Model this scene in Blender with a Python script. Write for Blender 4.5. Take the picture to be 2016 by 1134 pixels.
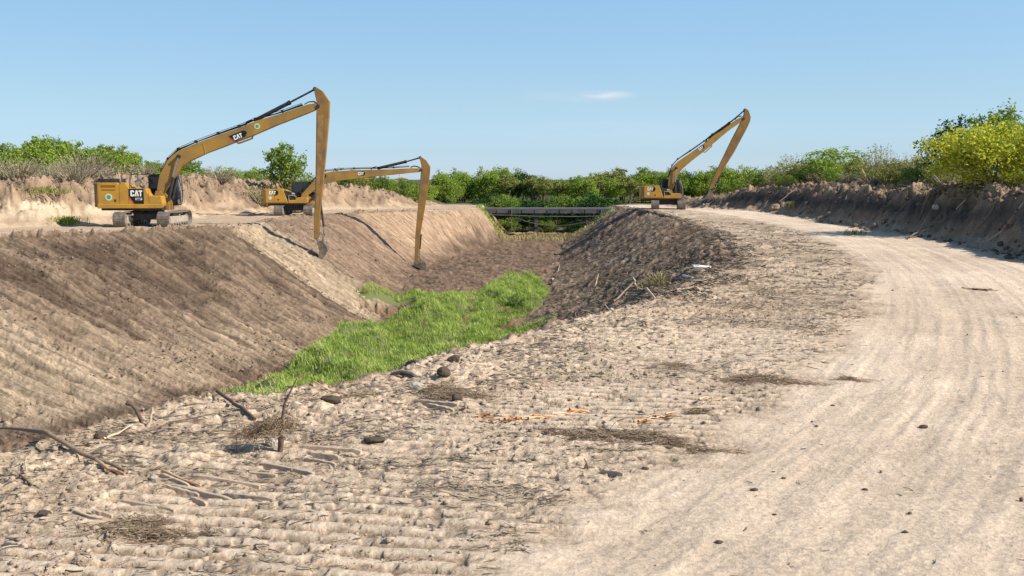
import bpy, math, random
import numpy as np
from mathutils import Vector, Matrix
R = math.radians
for o in list(bpy.data.objects): bpy.data.objects.remove(o)
S = bpy.context.scene; COL = S.collection

# ------------------------------------------------------------------ camera, sky, sun, exposure
CAM_H, FPX, PITCH = 3.2, 2000.0, math.atan(215/2000)
cd = bpy.data.cameras.new('camera'); cam = bpy.data.objects.new('camera', cd); COL.objects.link(cam)
cam.location = (0, 0, CAM_H); cam.rotation_euler = (math.pi/2-PITCH, 0, 0)
cd.sensor_width = 36; cd.lens = FPX/2016*36; cd.clip_start = .1; cd.clip_end = 8000
S.camera = cam
SUN_EL, SUN_AZ = R(38), R(-21)            # azimuth measured from +X towards +Y
sv = Vector((math.cos(SUN_EL)*math.cos(SUN_AZ), math.cos(SUN_EL)*math.sin(SUN_AZ), math.sin(SUN_EL)))
sl = bpy.data.lights.new('sun', 'SUN'); sl.energy = 5.0; sl.angle = R(.5); sl.color = (1, .935, .84)
so = bpy.data.objects.new('sun', sl); COL.objects.link(so); so.rotation_euler = sv.to_track_quat('Z', 'Y').to_euler()
W = bpy.data.worlds.new('World'); S.world = W; W.use_nodes = True
nt = W.node_tree; nt.nodes.clear()
def wn(t, **k):
    n = nt.nodes.new(t)
    for a, b in k.items(): setattr(n, a, b)
    return n
sky = wn('ShaderNodeTexSky', sky_type='NISHITA', sun_disc=False)
sky.sun_elevation = SUN_EL; sky.sun_rotation = R(90)-SUN_AZ; sky.altitude = 0; sky.air_density = 1.0; sky.dust_density = .3; sky.ozone_density = 2.5
bg = wn('ShaderNodeBackground'); wo = wn('ShaderNodeOutputWorld'); bg.inputs[1].default_value = .107
hs = wn('ShaderNodeHueSaturation'); hs.inputs['Saturation'].default_value = 1.0; hs.inputs['Value'].default_value = 1.0
# balance of the sky colour by elevation (clear humid air: bluer down to the horizon than the model's)
tc0 = wn('ShaderNodeTexCoord'); sz = wn('ShaderNodeSeparateXYZ'); nt.links.new(tc0.outputs['Generated'], sz.inputs[0])
mz = wn('ShaderNodeMath', operation='MULTIPLY'); mz.inputs[1].default_value = 4; nt.links.new(sz.outputs[2], mz.inputs[0])
rp0 = wn('ShaderNodeValToRGB'); nt.links.new(mz.outputs[0], rp0.inputs[0]); e0 = rp0.color_ramp.elements
for k_, (p_, c_) in enumerate([(0, (.76,.98,1.58)), (.10, (.68,.87,1.285)), (.30, (.80,.91,1.07)), (.5, (.90,1.0,1.10)), (.7, (.985,1.13,1.157))]):
    el_ = e0[k_] if k_ < 2 else e0.new(p_)
    el_.position = p_; el_.color = (c_[0]/2, c_[1]/2, c_[2]/2, 1)
vs = wn('ShaderNodeVectorMath', operation='SCALE'); nt.links.new(rp0.outputs[0], vs.inputs[0])
ml = wn('ShaderNodeMapRange'); ml.inputs[1].default_value = -.5; ml.inputs[2].default_value = .15; ml.inputs[3].default_value = 1.62; ml.inputs[4].default_value = 2.02
nt.links.new(sz.outputs[0], ml.inputs[0]); nt.links.new(ml.outputs[0], vs.inputs['Scale'])
vx = wn('ShaderNodeVectorMath', operation='MULTIPLY'); nt.links.new(vs.outputs[0], vx.inputs[0]); nt.links.new(sky.outputs[0], vx.inputs[1])
nt.links.new(vx.outputs[0], hs.inputs['Color'])
# thin cloud wisps: noise on the sky direction
tc = wn('ShaderNodeTexCoord')
mp = wn('ShaderNodeMapping'); mp.inputs['Scale'].default_value = (6, 6, 45)
nz = wn('ShaderNodeTexNoise'); nz.inputs['Scale'].default_value = 3.2; nz.inputs['Detail'].default_value = 8; nz.inputs['Roughness'].default_value = .65
nt.links.new(tc.outputs['Generated'], mp.inputs[0]); nt.links.new(mp.outputs[0], nz.inputs[0])
def blob(cx, cz, rx, rz, amp):
    # direction-space ellipse mask round azimuth tan cx and elevation tan cz
    sp = wn('ShaderNodeSeparateXYZ'); nt.links.new(tc.outputs['Generated'], sp.inputs[0])
    def m(op, a, b=None):
        n = wn('ShaderNodeMath', operation=op)
        for i, v in enumerate((a, b)):
            if v is None: continue
            if isinstance(v, (int, float)): n.inputs[i].default_value = v
            else: nt.links.new(v, n.inputs[i])
        return n.outputs[0]
    yy = m('MAXIMUM', sp.outputs[1], .02)
    ax = m('DIVIDE', m('SUBTRACT', m('DIVIDE', sp.outputs[0], yy), cx), rx)
    az = m('DIVIDE', m('SUBTRACT', m('DIVIDE', sp.outputs[2], yy), cz), rz)
    r2 = m('ADD', m('MULTIPLY', ax, ax), m('MULTIPLY', az, az))
    g = m('MAXIMUM', m('SUBTRACT', 1, r2), 0)
    return m('MULTIPLY', m('MULTIPLY', g, g), amp), m
b1, m_ = blob(.092, .081, .036, .0058, 1.0)
b2, _ = blob(.06, .078, .09, .012, .22)
b3, _ = blob(.12, .045, .2, .022, .14)
cl = m_('MULTIPLY', m_('ADD', m_('ADD', b1, b2), b3), m_('MULTIPLY', m_('MAXIMUM', m_('SUBTRACT', nz.outputs[0], .33), 0), 3.6))
mxc = wn('ShaderNodeMixRGB'); nt.links.new(cl, mxc.inputs[0]); nt.links.new(hs.outputs[0], mxc.inputs[1]); mxc.inputs[2].default_value = (5.2, 5.9, 6.6, 1)
nt.links.new(mxc.outputs[0], bg.inputs[0]); nt.links.new(bg.outputs[0], wo.inputs[0])
S.view_settings.view_transform = 'Standard'; S.view_settings.look = 'None'; S.view_settings.gamma = 1; S.view_settings.exposure = .34
S.view_settings.use_curve_mapping = False
S.cycles.max_bounces = 5; S.cycles.diffuse_bounces = 3; S.cycles.transparent_max_bounces = 8

# ------------------------------------------------------------------ noise
def h2(ix, iy, seed):
    h = (ix.astype(np.int64)*374761393 + iy.astype(np.int64)*668265263 + seed*1442695041) & 0xffffffff
    h = ((h ^ (h >> 13))*1274126177) & 0xffffffff
    h = ((h ^ (h >> 16))*2246822519) & 0xffffffff
    return ((h ^ (h >> 15)) & 0xffffff).astype(np.float32)/8388607.5-1
def vn(x, y, seed=0):
    fx = np.floor(x); fy = np.floor(y); a = (x-fx).astype(np.float32); b = (y-fy).astype(np.float32)
    a = a*a*a*(a*(a*6-15)+10); b = b*b*b*(b*(b*6-15)+10)
    ix = fx.astype(np.int64); iy = fy.astype(np.int64)
    n00 = h2(ix, iy, seed); n10 = h2(ix+1, iy, seed); n01 = h2(ix, iy+1, seed); n11 = h2(ix+1, iy+1, seed)
    return (n00*(1-a)+n10*a)*(1-b)+(n01*(1-a)+n11*a)*b
def fbm(x, y, o=4, seed=0, g=.5):
    s = 0; amp = 1; t = 0
    for i in range(o):
        c, d = math.cos(i*1.1), math.sin(i*1.1)
        s = s+amp*vn((x*c-y*d)*2**i+i*17.3, (x*d+y*c)*2**i-i*9.1, seed+i*7); t += amp; amp *= g
    return s/t*1.4
def ridge(x, y, o=3, seed=0):
    s = 0; amp = 1; t = 0
    for i in range(o):
        s = s+amp*(1-2*np.abs(vn(x*2**i+i*5.2, y*2**i+i*3.7, seed+i))); t += amp; amp *= .5
    return s/t
def sst(a, b, x):
    t = np.clip((x-a)/(b-a), 0, 1); return t*t*(3-2*t)
def lerp(a, b, t): return a+(b-a)*t

# ------------------------------------------------------------------ plan of the site (metres; camera at 0,0 looking along +Y)
LB = [(-140,-40),(-100,6),(-60,36),(-40,49),(-28,57),(-22.5,62.2),(-18.5,66.5),(-17.6,76),(-17,86),(-14,96),(-9,107),(-5,118),(-4,133),(-4,160),(-4,300)]
LF = [(-80,-34),(-42,2),(-22,25),(-14.5,34.5),(-10.5,43.5),(-8.6,51),(-7.3,58),(-7.4,68),(-8.6,84),(-7.4,95),(-4.8,108),(-2,120),(-.5,133),(0,160),(0,300)]
RF = [(-95,-90),(-45,-30),(-26,0),(-18,12),(-15,18),(-12,23),(-9,28),(-7,32),(-4.6,37),(-1,47),(.9,58),(3.2,80),(4.8,101),(6,118),(8,133),(8,160),(8,300)]
RB = [(-80,-110),(-32,-20),(-14,5),(-6.3,10.8),(-4.9,14.2),(-2.7,15.7),(-1,18.6),(1,22),(4.2,28),(8.9,40.5),(11.8,59),(13,82),(12.4,101),(13,118),(14.3,133),(14.3,160),(14.3,300)]
BRL = [(-150,-20),(-80,32),(-52,52),(-38,61),(-31,69),(-26,82),(-23,96),(-20.5,110),(-13,120),(-9,150),(-9,300)]       # foot of the spoil bank on the left
BRR = [(16,5),(18,18),(19.6,30),(20.4,40.5),(22.6,54),(23,73),(23.3,90),(22,103),(21,125),(22,160),(22,300)]          # foot of the spoil bank on the right
RL = [(-4,2),(-1.2,6),(-.2,8.2),(1.6,11),(4.9,16.5),(9,25.8),(13,38),(17,58),(18.5,78),(17,97),(15,112),(15.5,160),(16,300)]    # left edge of the dirt road
def cr(P, k=3):
    P = [Vector((*p, 0)) for p in P]; out = []; par = []
    for i in range(len(P)-1):
        p0 = P[max(i-1, 0)]; p1 = P[i]; p2 = P[i+1]; p3 = P[min(i+2, len(P)-1)]
        for j in range(k):
            t = j/k
            # centripetal-ish: scale tangents by the segment length
            L = (p2-p1).length
            m1 = (p2-p0)/max((p2-p0).length, 1e-6)*L*.9; m2 = (p3-p1)/max((p3-p1).length, 1e-6)*L*.9
            q = p1*(2*t**3-3*t*t+1)+m1*(t**3-2*t*t+t)+p2*(-2*t**3+3*t*t)+m2*(t**3-t*t)
            out.append((q.x, q.y)); par.append(i+t)
    out.append((P[-1].x, P[-1].y)); par.append(len(P)-1)
    return np.array(out, np.float32), np.array(par, np.float32)
CUR = {k: cr(v) for k, v in dict(LB=LB, LF=LF, RF=RF, RB=RB, BRL=BRL, BRR=BRR, RL=RL).items()}
def pdist(x, y, key):
    """distance, station parameter, side (+1 = right of the line going away)"""
    P, par = CUR[key]
    best = np.full(x.shape, 1e12, np.float32); u = np.zeros_like(best); sd = np.zeros_like(best)
    for i in range(len(P)-1):
        ax, ay = P[i]; bx, by = P[i+1]; dx = bx-ax; dy = by-ay; L2 = dx*dx+dy*dy
        t = np.clip(((x-ax)*dx+(y-ay)*dy)/L2, 0, 1)
        ex = x-(ax+t*dx); ey = y-(ay+t*dy); d2 = ex*ex+ey*ey
        m = d2 < best
        best = np.where(m, d2, best); u = np.where(m, par[i]+t*(par[i+1]-par[i]), u)
        sd = np.where(m, np.sign(dx*-(y-ay)+dy*(x-ax)), sd)
    return np.sqrt(best), u, np.where(sd == 0, 1, sd)
SCL = np.interp   # station tables
def fields(x, y):
    x = x.astype(np.float32); y = y.astype(np.float32); f = dict(x=x, y=y)
    for k in CUR: f['d'+k], f['u'+k], f['s'+k] = pdist(x, y, k)
    def stations(A, B, u0):
        PA, par = CUR[A]; PB, _ = CUR[B]; u = u0.copy(); sp = None
        for i in range(len(PA)):
            d = PB[i]-PA[i]; sc = (d[0]*(y-PA[i, 1])-d[1]*(x-PA[i, 0]))/np.hypot(*d)
            if sp is not None:
                m = (sp*sc <= 0) & (np.abs(par[i]-u0) < 2.2); w = sp/(sp-sc+1e-9); u = np.where(m, par[i-1]+w*(par[i]-par[i-1]), u)
            sp = sc
        return u.astype(np.float32)
    f['uLs'] = stations('LB', 'LF', f['uLB']); f['uRs'] = stations('RB', 'RF', f['uRB'])
    outL = f['sLB'] < 0; slL = (~outL) & (f['sLF'] < 0); bot = (~outL) & (~slL) & (f['sRF'] < 0)
    slR = (~outL) & (~slL) & (~bot) & (f['sRB'] < 0); outR = ~(outL | slL | bot | slR)
    f.update(outL=outL, slL=slL, bot=bot, slR=slR, outR=outR)
    f['tL'] = f['dLB']/(f['dLB']+f['dLF']+1e-4); f['tR'] = f['dRB']/(f['dRB']+f['dRF']+1e-4)
    f['uL'] = f['uLs']; f['uR'] = f['uRs']
    f['zb'] = np.interp(y, [0, 30, 60, 90, 133, 170], [-5.5, -5.4, -5.1, -4.9, -4.2, -3.6]).astype(np.float32)
    f['zt'] = np.interp(y, [0, 95, 133, 200], [0, 0, -.45, -.45]).astype(np.float32)
    return f
def base(f):
    x, y = f['x'], f['y']; zb, zt = f['zb'], f['zt']
    rnd = lambda t: np.clip(t, 0, 1)-.035*np.sin(np.clip(t, 0, 1)*2*math.pi)
    z = np.where(f['slL'], lerp(zt, zb, rnd(f['tL'])), zt)
    z = np.where(f['slR'], lerp(zt, zb, rnd(f['tR'])), z)
    z = np.where(f['bot'], zb, z)
    # left spoil bank
    dl = np.where(f['sBRL'] < 0, f['dBRL'], -f['dBRL'])
    Hl = np.interp(f['uBRL'], [0, 2, 3, 4, 5, 6, 7, 8, 9, 10], [2.2, 2.2, 2.4, 2.7, 2.9, 3.1, 3.0, 2.3, .5, .2]).astype(np.float32)
    Hl = Hl*(1+.12*fbm(x*.22, y*.22, 3, 51))
    wob = .9*fbm(x*.35, y*.35, 3, 52)
    pl = sst(-.2, 5.0, dl+wob)*(1-.55*sst(7, 26, dl))
    z = z+np.where(f['outL'], Hl*pl, 0)
    # right spoil bank
    dr = np.where(f['sBRR'] > 0, f['dBRR'], -f['dBRR'])
    Hr = np.interp(f['uBRR'], [0, 1, 2, 3, 4, 5, 6, 7, 8, 9, 10], [3.9, 3.8, 3.6, 3.25, 2.7, 2.45, 2.3, 2.0, 1.1, .6, .4]).astype(np.float32)
    Hr = Hr*(1+.14*fbm(x*.25, y*.25, 3, 61))
    wob = .8*fbm(x*.4, y*.4, 3, 62)
    steep = sst(-.1, 3.1, dr+.75*wob)
    z = z+np.where(f['outR'], Hr*steep*(1-.5*sst(7, 25, dr)), 0)
    # far road rises a little towards the far machine
    z = z+np.where(f['outR'], .22*sst(70, 96, y)*(1-sst(108, 125, y)), 0)
    f['dl'] = dl; f['dr'] = dr; f['pl'] = pl; f['pr'] = steep
    return z
def near_lz(lipn, x, y, fine): return .10*np.clip(lipn+.2, -.3, 1)+.03*fbm(x*8, y*8, 2, 19)+.03*fine
def detail(f, z):
    """adds the rough surface and returns height + albedo"""
    x, y = f['x'], f['y']; n = x.shape
    D = np.sqrt(x*x+y*y)
    far = sst(10, 45, D)
    # --- noises
    big = fbm(x*.12, y*.12, 3, 1); mid = fbm(x*.7, y*.7, 4, 2); sm = fbm(x*2.6, y*2.6, 3, 3); fine = fbm(x*9, y*9, 3, 4)
    cl = np.clip(fbm(x*4.5, y*4.5, 2, 5), 0, 1)
    # --- masks
    roadd = np.where(f['sRL'] > 0, f['dRL'], -f['dRL'])+.35*mid+.25*sm
    road = sst(-.35, .5, roadd)*f['outR']*(1-sst(-.6, .3, f['dr']+.5*mid))
    bench = f['outR']*(1-road)*(1-f['pr'])
    nearlip = f['outR']*(1-sst(1.2, 4.2, f['dRB']+1.1*mid))
    col = np.zeros(n+(3,), np.float32); dz = np.zeros(n, np.float32)
    C = lambda *c: np.array(c, np.float32)
    tan, sand, brown, dkb, grey = C(.43,.325,.228), C(.56,.445,.315), C(.265,.19,.125), C(.16,.115,.078), C(.34,.275,.205)
    # default pad / bench soil
    col[:] = tan; col = lerp(col, sand, (.5+.5*big)[..., None]*.35); col *= (1+.13*mid+.10*fine)[..., None]
    dz += .05*mid+.02*sm
    # --- road: pale dust, wheel ruts running along it, cross treads
    rc = lerp(C(.60,.495,.385), C(.70,.595,.475), np.clip(.5+.6*big+.25*mid, 0, 1)[..., None])
    ru = np.abs(f['dRL'])
    st = fbm(ru*2.6+.15*mid, f['uRL']*1.3, 3, 8); st2 = vn(ru*9+.2*mid, f['uRL']*2.2, 9)
    patch = sst(.0, .5, fbm(ru*.5+3, f['uRL']*1.7, 2, 10)+.15)*sst(2.2, 3.4, ru)
    tread = np.sin((y*1.0+x*.06+.03*sm)*2*math.pi/.215)*sst(-.1, .5, fbm(x*1.3, y*1.3, 2, 11)+.1)
    tfade = 1-sst(14, 42, D)
    rc = rc*np.array([.99, .965, .945], np.float32)*(1+.035*st+.02*st2+.05*fine+.07*mid-.16*patch*np.clip(tread, 0, 1)*tfade-.07*patch)[..., None]
    dk = sst(.42, .7, fbm(x*3.5, y*3.5, 2, 13)); rc = rc*(1-.28*dk*patch)[..., None]
    rut = -np.clip(vn(ru*1.9, f['uRL']*.8, 14), 0, 1)
    rz = .014*st+.006*st2+.02*rut+.006*fine+.016*tread*patch*tfade+.02*mid+.012*dk*0
    col = lerp(col, rc, road[..., None]); dz = lerp(dz, rz, road)
    # --- bench: churned, littered, tracked soil
    zone = 0
    for zx, zy, rx, ry in ((-2.2, 9.0, 2.9, 1.9), (-.3, 7.6, 1.6, 1.2), (1.6, 13.8, 2.2, 2.4), (4.0, 19.5, 3.0, 3.0), (-3.6, 8.2, 1.2, 1.2)):
        zone = np.maximum(zone, 1-sst(.55, 1.1, np.sqrt(((x-zx)/rx)**2+((y-zy)/ry)**2)+.22*mid))
    tr2 = np.sin((y*.98+x*.16+.05*mid+.010*sm)*2*math.pi/.27)
    tmask = np.maximum(zone, .6*sst(-.1, .3, fbm(x*.35, y*.35, 2, 15)))*(1-sst(25, 50, D))
    rough = fbm(x*6.5, y*9, 3, 16, .6)
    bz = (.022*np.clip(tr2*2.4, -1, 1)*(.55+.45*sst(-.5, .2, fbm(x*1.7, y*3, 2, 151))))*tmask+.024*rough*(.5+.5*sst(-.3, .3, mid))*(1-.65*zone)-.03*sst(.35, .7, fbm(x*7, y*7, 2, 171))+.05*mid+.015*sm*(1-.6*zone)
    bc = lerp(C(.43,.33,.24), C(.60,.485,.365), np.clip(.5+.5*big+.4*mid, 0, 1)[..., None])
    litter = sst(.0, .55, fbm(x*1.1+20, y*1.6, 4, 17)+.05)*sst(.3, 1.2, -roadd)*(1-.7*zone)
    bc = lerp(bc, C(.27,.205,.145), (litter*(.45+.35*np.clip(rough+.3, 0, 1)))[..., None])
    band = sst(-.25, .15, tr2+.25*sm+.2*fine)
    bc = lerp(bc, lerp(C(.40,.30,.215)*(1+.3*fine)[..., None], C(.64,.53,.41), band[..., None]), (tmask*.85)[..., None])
    pit = sst(.35, .7, fbm(x*7, y*7, 2, 171)); bc = bc*(1+(.24*rough)*(1-.6*tmask)+.10*fine-.35*pit)[..., None]  # hollows darkened in colour to deepen their shade
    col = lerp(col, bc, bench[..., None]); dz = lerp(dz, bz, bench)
    # --- cloddy lip along the near brink
    near = 1-sst(32, 60, D)
    lipn = fbm(x*1.9, y*1.9, 4, 18, .6)
    lz = .07*np.clip(lipn+.15, -.3, 1)+.02*fbm(x*8, y*8, 2, 19)+.03*fine
    f['zone'] = zone*np.ones_like(x); dz = dz+nearlip*(lz)*near*(1-zone)*.8
    col = lerp(col, col*np.array([1.06, 1.05, 1.03], np.float32)*(1+.16*fbm(x*5, y*5, 2, 20))[..., None], (nearlip*near)[..., None])
    # --- left slope: streaks pulled down by the bucket
    uL = f['uL']; vL = f['tL']
    wav = uL+.006*fbm(x*.8, y*.8, 2, 21)
    seg = np.interp(uL, np.arange(len(LB)), [45, 45, 30, 17, 9, 6.5, 8, 9.5, 10, 11, 11, 12, 14, 27, 100]).astype(np.float32)
    cum = np.concatenate([[0], np.cumsum([((LB[i+1][0]-LB[i][0])**2+(LB[i+1][1]-LB[i][1])**2)**.5 for i in range(len(LB)-1)])])
    um = np.interp(wav, np.arange(len(LB)), cum).astype(np.float32)    # metres along the brink
    vm = vL*14
    s1 = fbm(um*.55, vm*.05, 2, 22); s2 = fbm(um*1.9, vm*.11, 3, 23); s3 = fbm(um*6.5, vm*.35, 2, 24)
    rg = ridge(um*1.25, vm*.07, 2, 25)
    lumps = fbm(x*3.2, y*3.2, 3, 26)
    s4 = fbm(um*3.1, vm*.9, 3, 241, .65); hfl = fbm(x*6, y*6, 2, 242); pits = sst(.25, .6, fbm(um*2.2, vm*1.1, 3, 243))
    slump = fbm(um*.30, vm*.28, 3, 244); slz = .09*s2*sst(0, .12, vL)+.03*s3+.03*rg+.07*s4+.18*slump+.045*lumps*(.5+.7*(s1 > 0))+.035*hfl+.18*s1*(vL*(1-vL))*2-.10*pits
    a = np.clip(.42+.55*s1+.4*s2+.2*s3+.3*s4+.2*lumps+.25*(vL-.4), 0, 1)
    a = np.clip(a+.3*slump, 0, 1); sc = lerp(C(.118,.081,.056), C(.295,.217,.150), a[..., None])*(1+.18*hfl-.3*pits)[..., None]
    # bands along the canal: pale toe at the near left, sand strip, dark strip, tan
    toe = np.maximum(1-sst(3.36, 3.52, uL+.05*s2+.06*slump+.03*lumps), .55*sst(.70, .95, vL+.14*s2+.18*slump)*(1-sst(4.3, 5.0, uL)))
    sc = lerp(sc, C(.415,.325,.228)*(1+.20*s3+.22*s2+.15*lumps+.2*hfl)[..., None], (toe*.85)[..., None])
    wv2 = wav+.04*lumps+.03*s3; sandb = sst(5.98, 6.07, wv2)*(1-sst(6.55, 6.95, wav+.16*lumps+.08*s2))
    sc = lerp(sc, C(.40,.31,.212)*(1+.16*s3+.2*lumps+.1*hfl)[..., None], (sandb*(1-.4*sst(.8, 1, vL)))[..., None])
    tanb = sst(8.0, 9.1, wav+.15*s1+.1*lumps)
    sc = lerp(sc, C(.41,.29,.195)*(1+.16*s3+.12*lumps)[..., None], (tanb*.9*(1-.8*sst(.55, .95, vL+.1*s2)))[..., None])
    dark3 = sst(6.75, 7.0, wav)*(1-sst(8.2, 9.2, wav))
    sc = lerp(sc, C(.29,.20,.14)*(1+.22*lumps+.15*s3)[..., None], (dark3*.55)[..., None])
    seam = sst(5.93, 5.97, wv2)*(1-sst(5.99, 6.04, wv2))*sst(-.5, .1, lumps+s3); sc = lerp(sc, C(.085,.058,.04), (seam*.85*(1-.5*vL))[..., None])  # dark dug-soil edge, also colouring in the stick's shadow line
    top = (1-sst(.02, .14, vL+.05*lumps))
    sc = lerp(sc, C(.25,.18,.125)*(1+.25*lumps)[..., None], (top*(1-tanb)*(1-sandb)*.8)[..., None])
    # step where freshly trimmed slope ends
    slz = slz-.28*sst(5.93, 6.0, wav)*(1-sst(6.3, 6.9, wav))*sst(0, .1, vL)
    m = f['slL'].astype(np.float32)
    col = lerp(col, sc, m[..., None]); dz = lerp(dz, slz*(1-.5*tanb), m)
    # rough dark spoil thrown on the brink of the pad
    brk = f['outL']*(1-sst(.3, 2.1, f['dLB']+.9*mid))*(1-sst(9.6, 10.4, f['uLB']))
    dz = dz+brk*(.50*np.clip(lipn+.25, 0, 1)+.2*lumps)*(1-sst(45, 70, D)*.3)*(1-.6*sst(5.8, 6.2, f['uLB'])*(1-sst(6.8, 7.2, f['uLB'])))
    col = lerp(col, C(.24,.17,.118)*(1+.25*lumps)[..., None], (brk*.85*(1-sst(5.9, 6.1, f['uLB'])*(1-sst(6.6, 6.9, f['uLB']))))[..., None])
    padL = f['outL']*(1-f['pl'])*(1-brk)
    col = lerp(col, C(.50,.385,.27)*(1+.14*mid+.1*fine+.10*sm)[..., None], (padL*.8)[..., None])
    # --- canal bottom
    m = np.clip(f['bot'].astype(np.float32)+f['slL']*(1-sst(.1, 1.8, f['dLF']+.8*mid+.5*s2)), 0, 1)
    bn = fbm(x*1.2, y*1.2, 4, 27); wet = sst(60, 75, y)
    bcol = lerp(C(.10,.072,.052), C(.24,.165,.115), np.clip(.5+.8*bn+.4*lumps, 0, 1)[..., None])
    bcol = lerp(bcol, C(.42,.33,.2), (sst(122, 132, y)*.7)[..., None])
    col = lerp(col, bcol, m[..., None]); dz = lerp(dz, .16*bn+.12*lumps+.05*hfl, f['bot'].astype(np.float32))
    nx_, ny_ = NOTCH; nd = np.sqrt(((x-nx_)/2.1)**2+((y-ny_)/1.7)**2)+.25*lumps; nk = 1-sst(.6, 1.05, nd)
    col = lerp(col, C(.19,.125,.08)*(1+.3*lumps+.2*hfl)[..., None], (nk*(1-m*.2))[..., None]); dz = dz-.55*nk
    # --- right slope: dark mulched soil, bucket streaks
    cumR = np.concatenate([[0], np.cumsum([((RB[i+1][0]-RB[i][0])**2+(RB[i+1][1]-RB[i][1])**2)**.5 for i in range(len(RB)-1)])])
    uR = f['uR']+.008*fbm(x*.8, y*.8, 2, 28); umr = np.interp(uR, np.arange(len(RB)), cumR).astype(np.float32); vr = f['tR']
    r2 = fbm(umr*1.6, vr*1.0, 3, 29); r3 = fbm(umr*4.5, vr*2.5, 2, 30); r1 = ridge(umr*.5, vr*.5, 2, 31)
    rgr = ridge(umr*.75+.1*r2, vr*.35, 2, 311); nearS = 1-sst(23, 30, y); srz = (.16*r2*sst(0, .08, vr)+.12*r3+.10*lumps+.24*rgr+.05*fine)*(1-.75*nearS)*sst(0, .05, vr)+nearS*(1-sst(0, .12, vr))*near_lz(lipn, x, y, fine)
    a = np.clip(.45+.5*r2+.5*r3+.4*lumps, 0, 1)
    rcl = lerp(C(.10,.072,.05), C(.35,.26,.185), (a**1.4)[..., None])
    gr = sst(.25, .6, fbm(umr*3, vr*7, 2, 32)); rcl = lerp(rcl, C(.24,.22,.20), (gr*.45)[..., None])
    rcl = lerp(rcl, C(.36,.27,.19)*(1+.2*lumps+.15*r3)[..., None], nearS[..., None])
    m = f['slR'].astype(np.float32)*1.0
    # the mulch reaches over the brink on the bench between 30 and 75 m
    over = f['outR']*(1-sst(.0, 1.0, f['dRB']+.8*mid))*sst(24, 34, y)*(1-sst(96, 112, y))
    mm = np.clip(m+over*.9, 0, 1)
    col = lerp(col, rcl, mm[..., None]); dz = dz*(1-m)+srz*m+over*.10*np.clip(lipn+.3, 0, 1)
    # --- left spoil bank: pale cut face, rough brown heap above
    pl = f['pl']*f['outL']
    face = pl*(1-sst(.38, .62, pl+.25*mid+.12*sm+.22*sst(4.4, 5.2, f['uBRL'])))
    hb = ridge(x*.9+.3*mid, y*.9, 3, 33); hn = fbm(x*1.6, y*1.6, 4, 34, .6)
    # run-off furrows down the face
    fu = fbm(f['uBRL']*22+.4*mid, pl*1.2, 3, 35)
    hl = lerp(C(.16,.112,.078), C(.40,.29,.195), np.clip(.45+.5*hn+.35*hb, 0, 1)[..., None])
    pale = 1-.75*sst(4.15, 4.9, f['uBRL']+.25*mid)
    fc = C(.58,.465,.33)*(1+.13*fu+.09*hn)[..., None]; fc = lerp(C(.36,.265,.185)*(1+.2*fu+.3*hn)[..., None], fc, (pale*sst(-.6, .1, hn+.6*pale))[..., None])
    hc = lerp(hl, fc, sst(.0, .35, face)[..., None])
    col = lerp(col, hc, sst(.04, .2, pl)[..., None]); dz = dz+pl*(1-pl)*4*(.10*fu+.20*hn)+sst(.3, .9, pl)*(.20*hb+.62*hn+.25*mid)*.8+pl*.17*sm+pl*.05*hfl
    # --- right spoil bank: clay face darkened in colour for its shade, lighter churned crest
    pr = f['pr']*f['outR']
    hb2 = ridge(x*.8, y*.8, 3, 36); hn2 = fbm(x*1.5, y*1.5, 4, 37, .6)
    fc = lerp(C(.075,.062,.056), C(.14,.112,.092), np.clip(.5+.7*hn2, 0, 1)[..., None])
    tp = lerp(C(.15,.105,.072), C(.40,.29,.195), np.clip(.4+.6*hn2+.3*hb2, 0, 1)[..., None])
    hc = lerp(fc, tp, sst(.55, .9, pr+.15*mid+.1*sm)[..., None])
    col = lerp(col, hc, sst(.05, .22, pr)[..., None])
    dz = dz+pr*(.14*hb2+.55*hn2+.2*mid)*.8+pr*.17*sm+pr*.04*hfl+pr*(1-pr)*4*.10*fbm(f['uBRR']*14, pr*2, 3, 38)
    toeR = f['outR']*sst(-1.1, -.2, f['dr']+.4*mid)*(1-sst(.25, .5, pr))
    dz = dz+toeR*.14*np.clip(hn2+sm*.6, 0, 1); col = lerp(col, C(.36,.26,.175)*(1+.3*sm)[..., None], (toeR*.6)[..., None])
    # --- beyond the site: scrub soil
    out = sst(.9, 1, pl)*sst(12, 20, f['dl'])+sst(12, 20, f['dr'])*f['outR']+sst(140, 150, y)
    col = lerp(col, C(.10,.105,.045)*(1+.3*mid)[..., None], np.clip(out, 0, 1)[..., None])
    # level pads under the three machines
    z2 = z+dz
    for (mx, my, zz) in PADS:
        k = 1-sst(3.0, 4.6, np.maximum(np.abs(x-mx)*1.25, np.abs(y-my)))
        z2 = lerp(z2, np.minimum(np.maximum(z2, zz-.03), zz+.015) if False else zz+.02*sm, k*(1-f['slL']))
    fa = np.where(f['slL'], um, np.where(f['slR'], umr+500, np.where(road > .5, ru+900, um+200))); fb_ = np.where(f['slL'], vm, np.where(f['slR'], vr*11, np.where(road > .5, f['uRL']*8, x)))
    fm = f['slL']*1.0+f['slR']*.8+f['bot']*.0+road*.22
    f['crumb'] = np.clip(bench*(.95-.75*tmask*band)+f['slL']*.55+f['slR']*.8+f['bot']*.8+road*.13+(pl+pr)*.8+padL*.4, 0, 1).astype(np.float32)
    f['flow'] = np.stack([fa, fb_, np.clip(fm, 0, 1)], 1).astype(np.float32)
    col = col*np.array([1.02, .97, .91], np.float32)
    return z2, np.clip(col, .02, .85)
NOTCH = (-7.9, 62.9)
PADS = [(-24.4, 69.3, .02), (-18.9, 89.8, .02), (15.55, 101.5, .22)]
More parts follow.
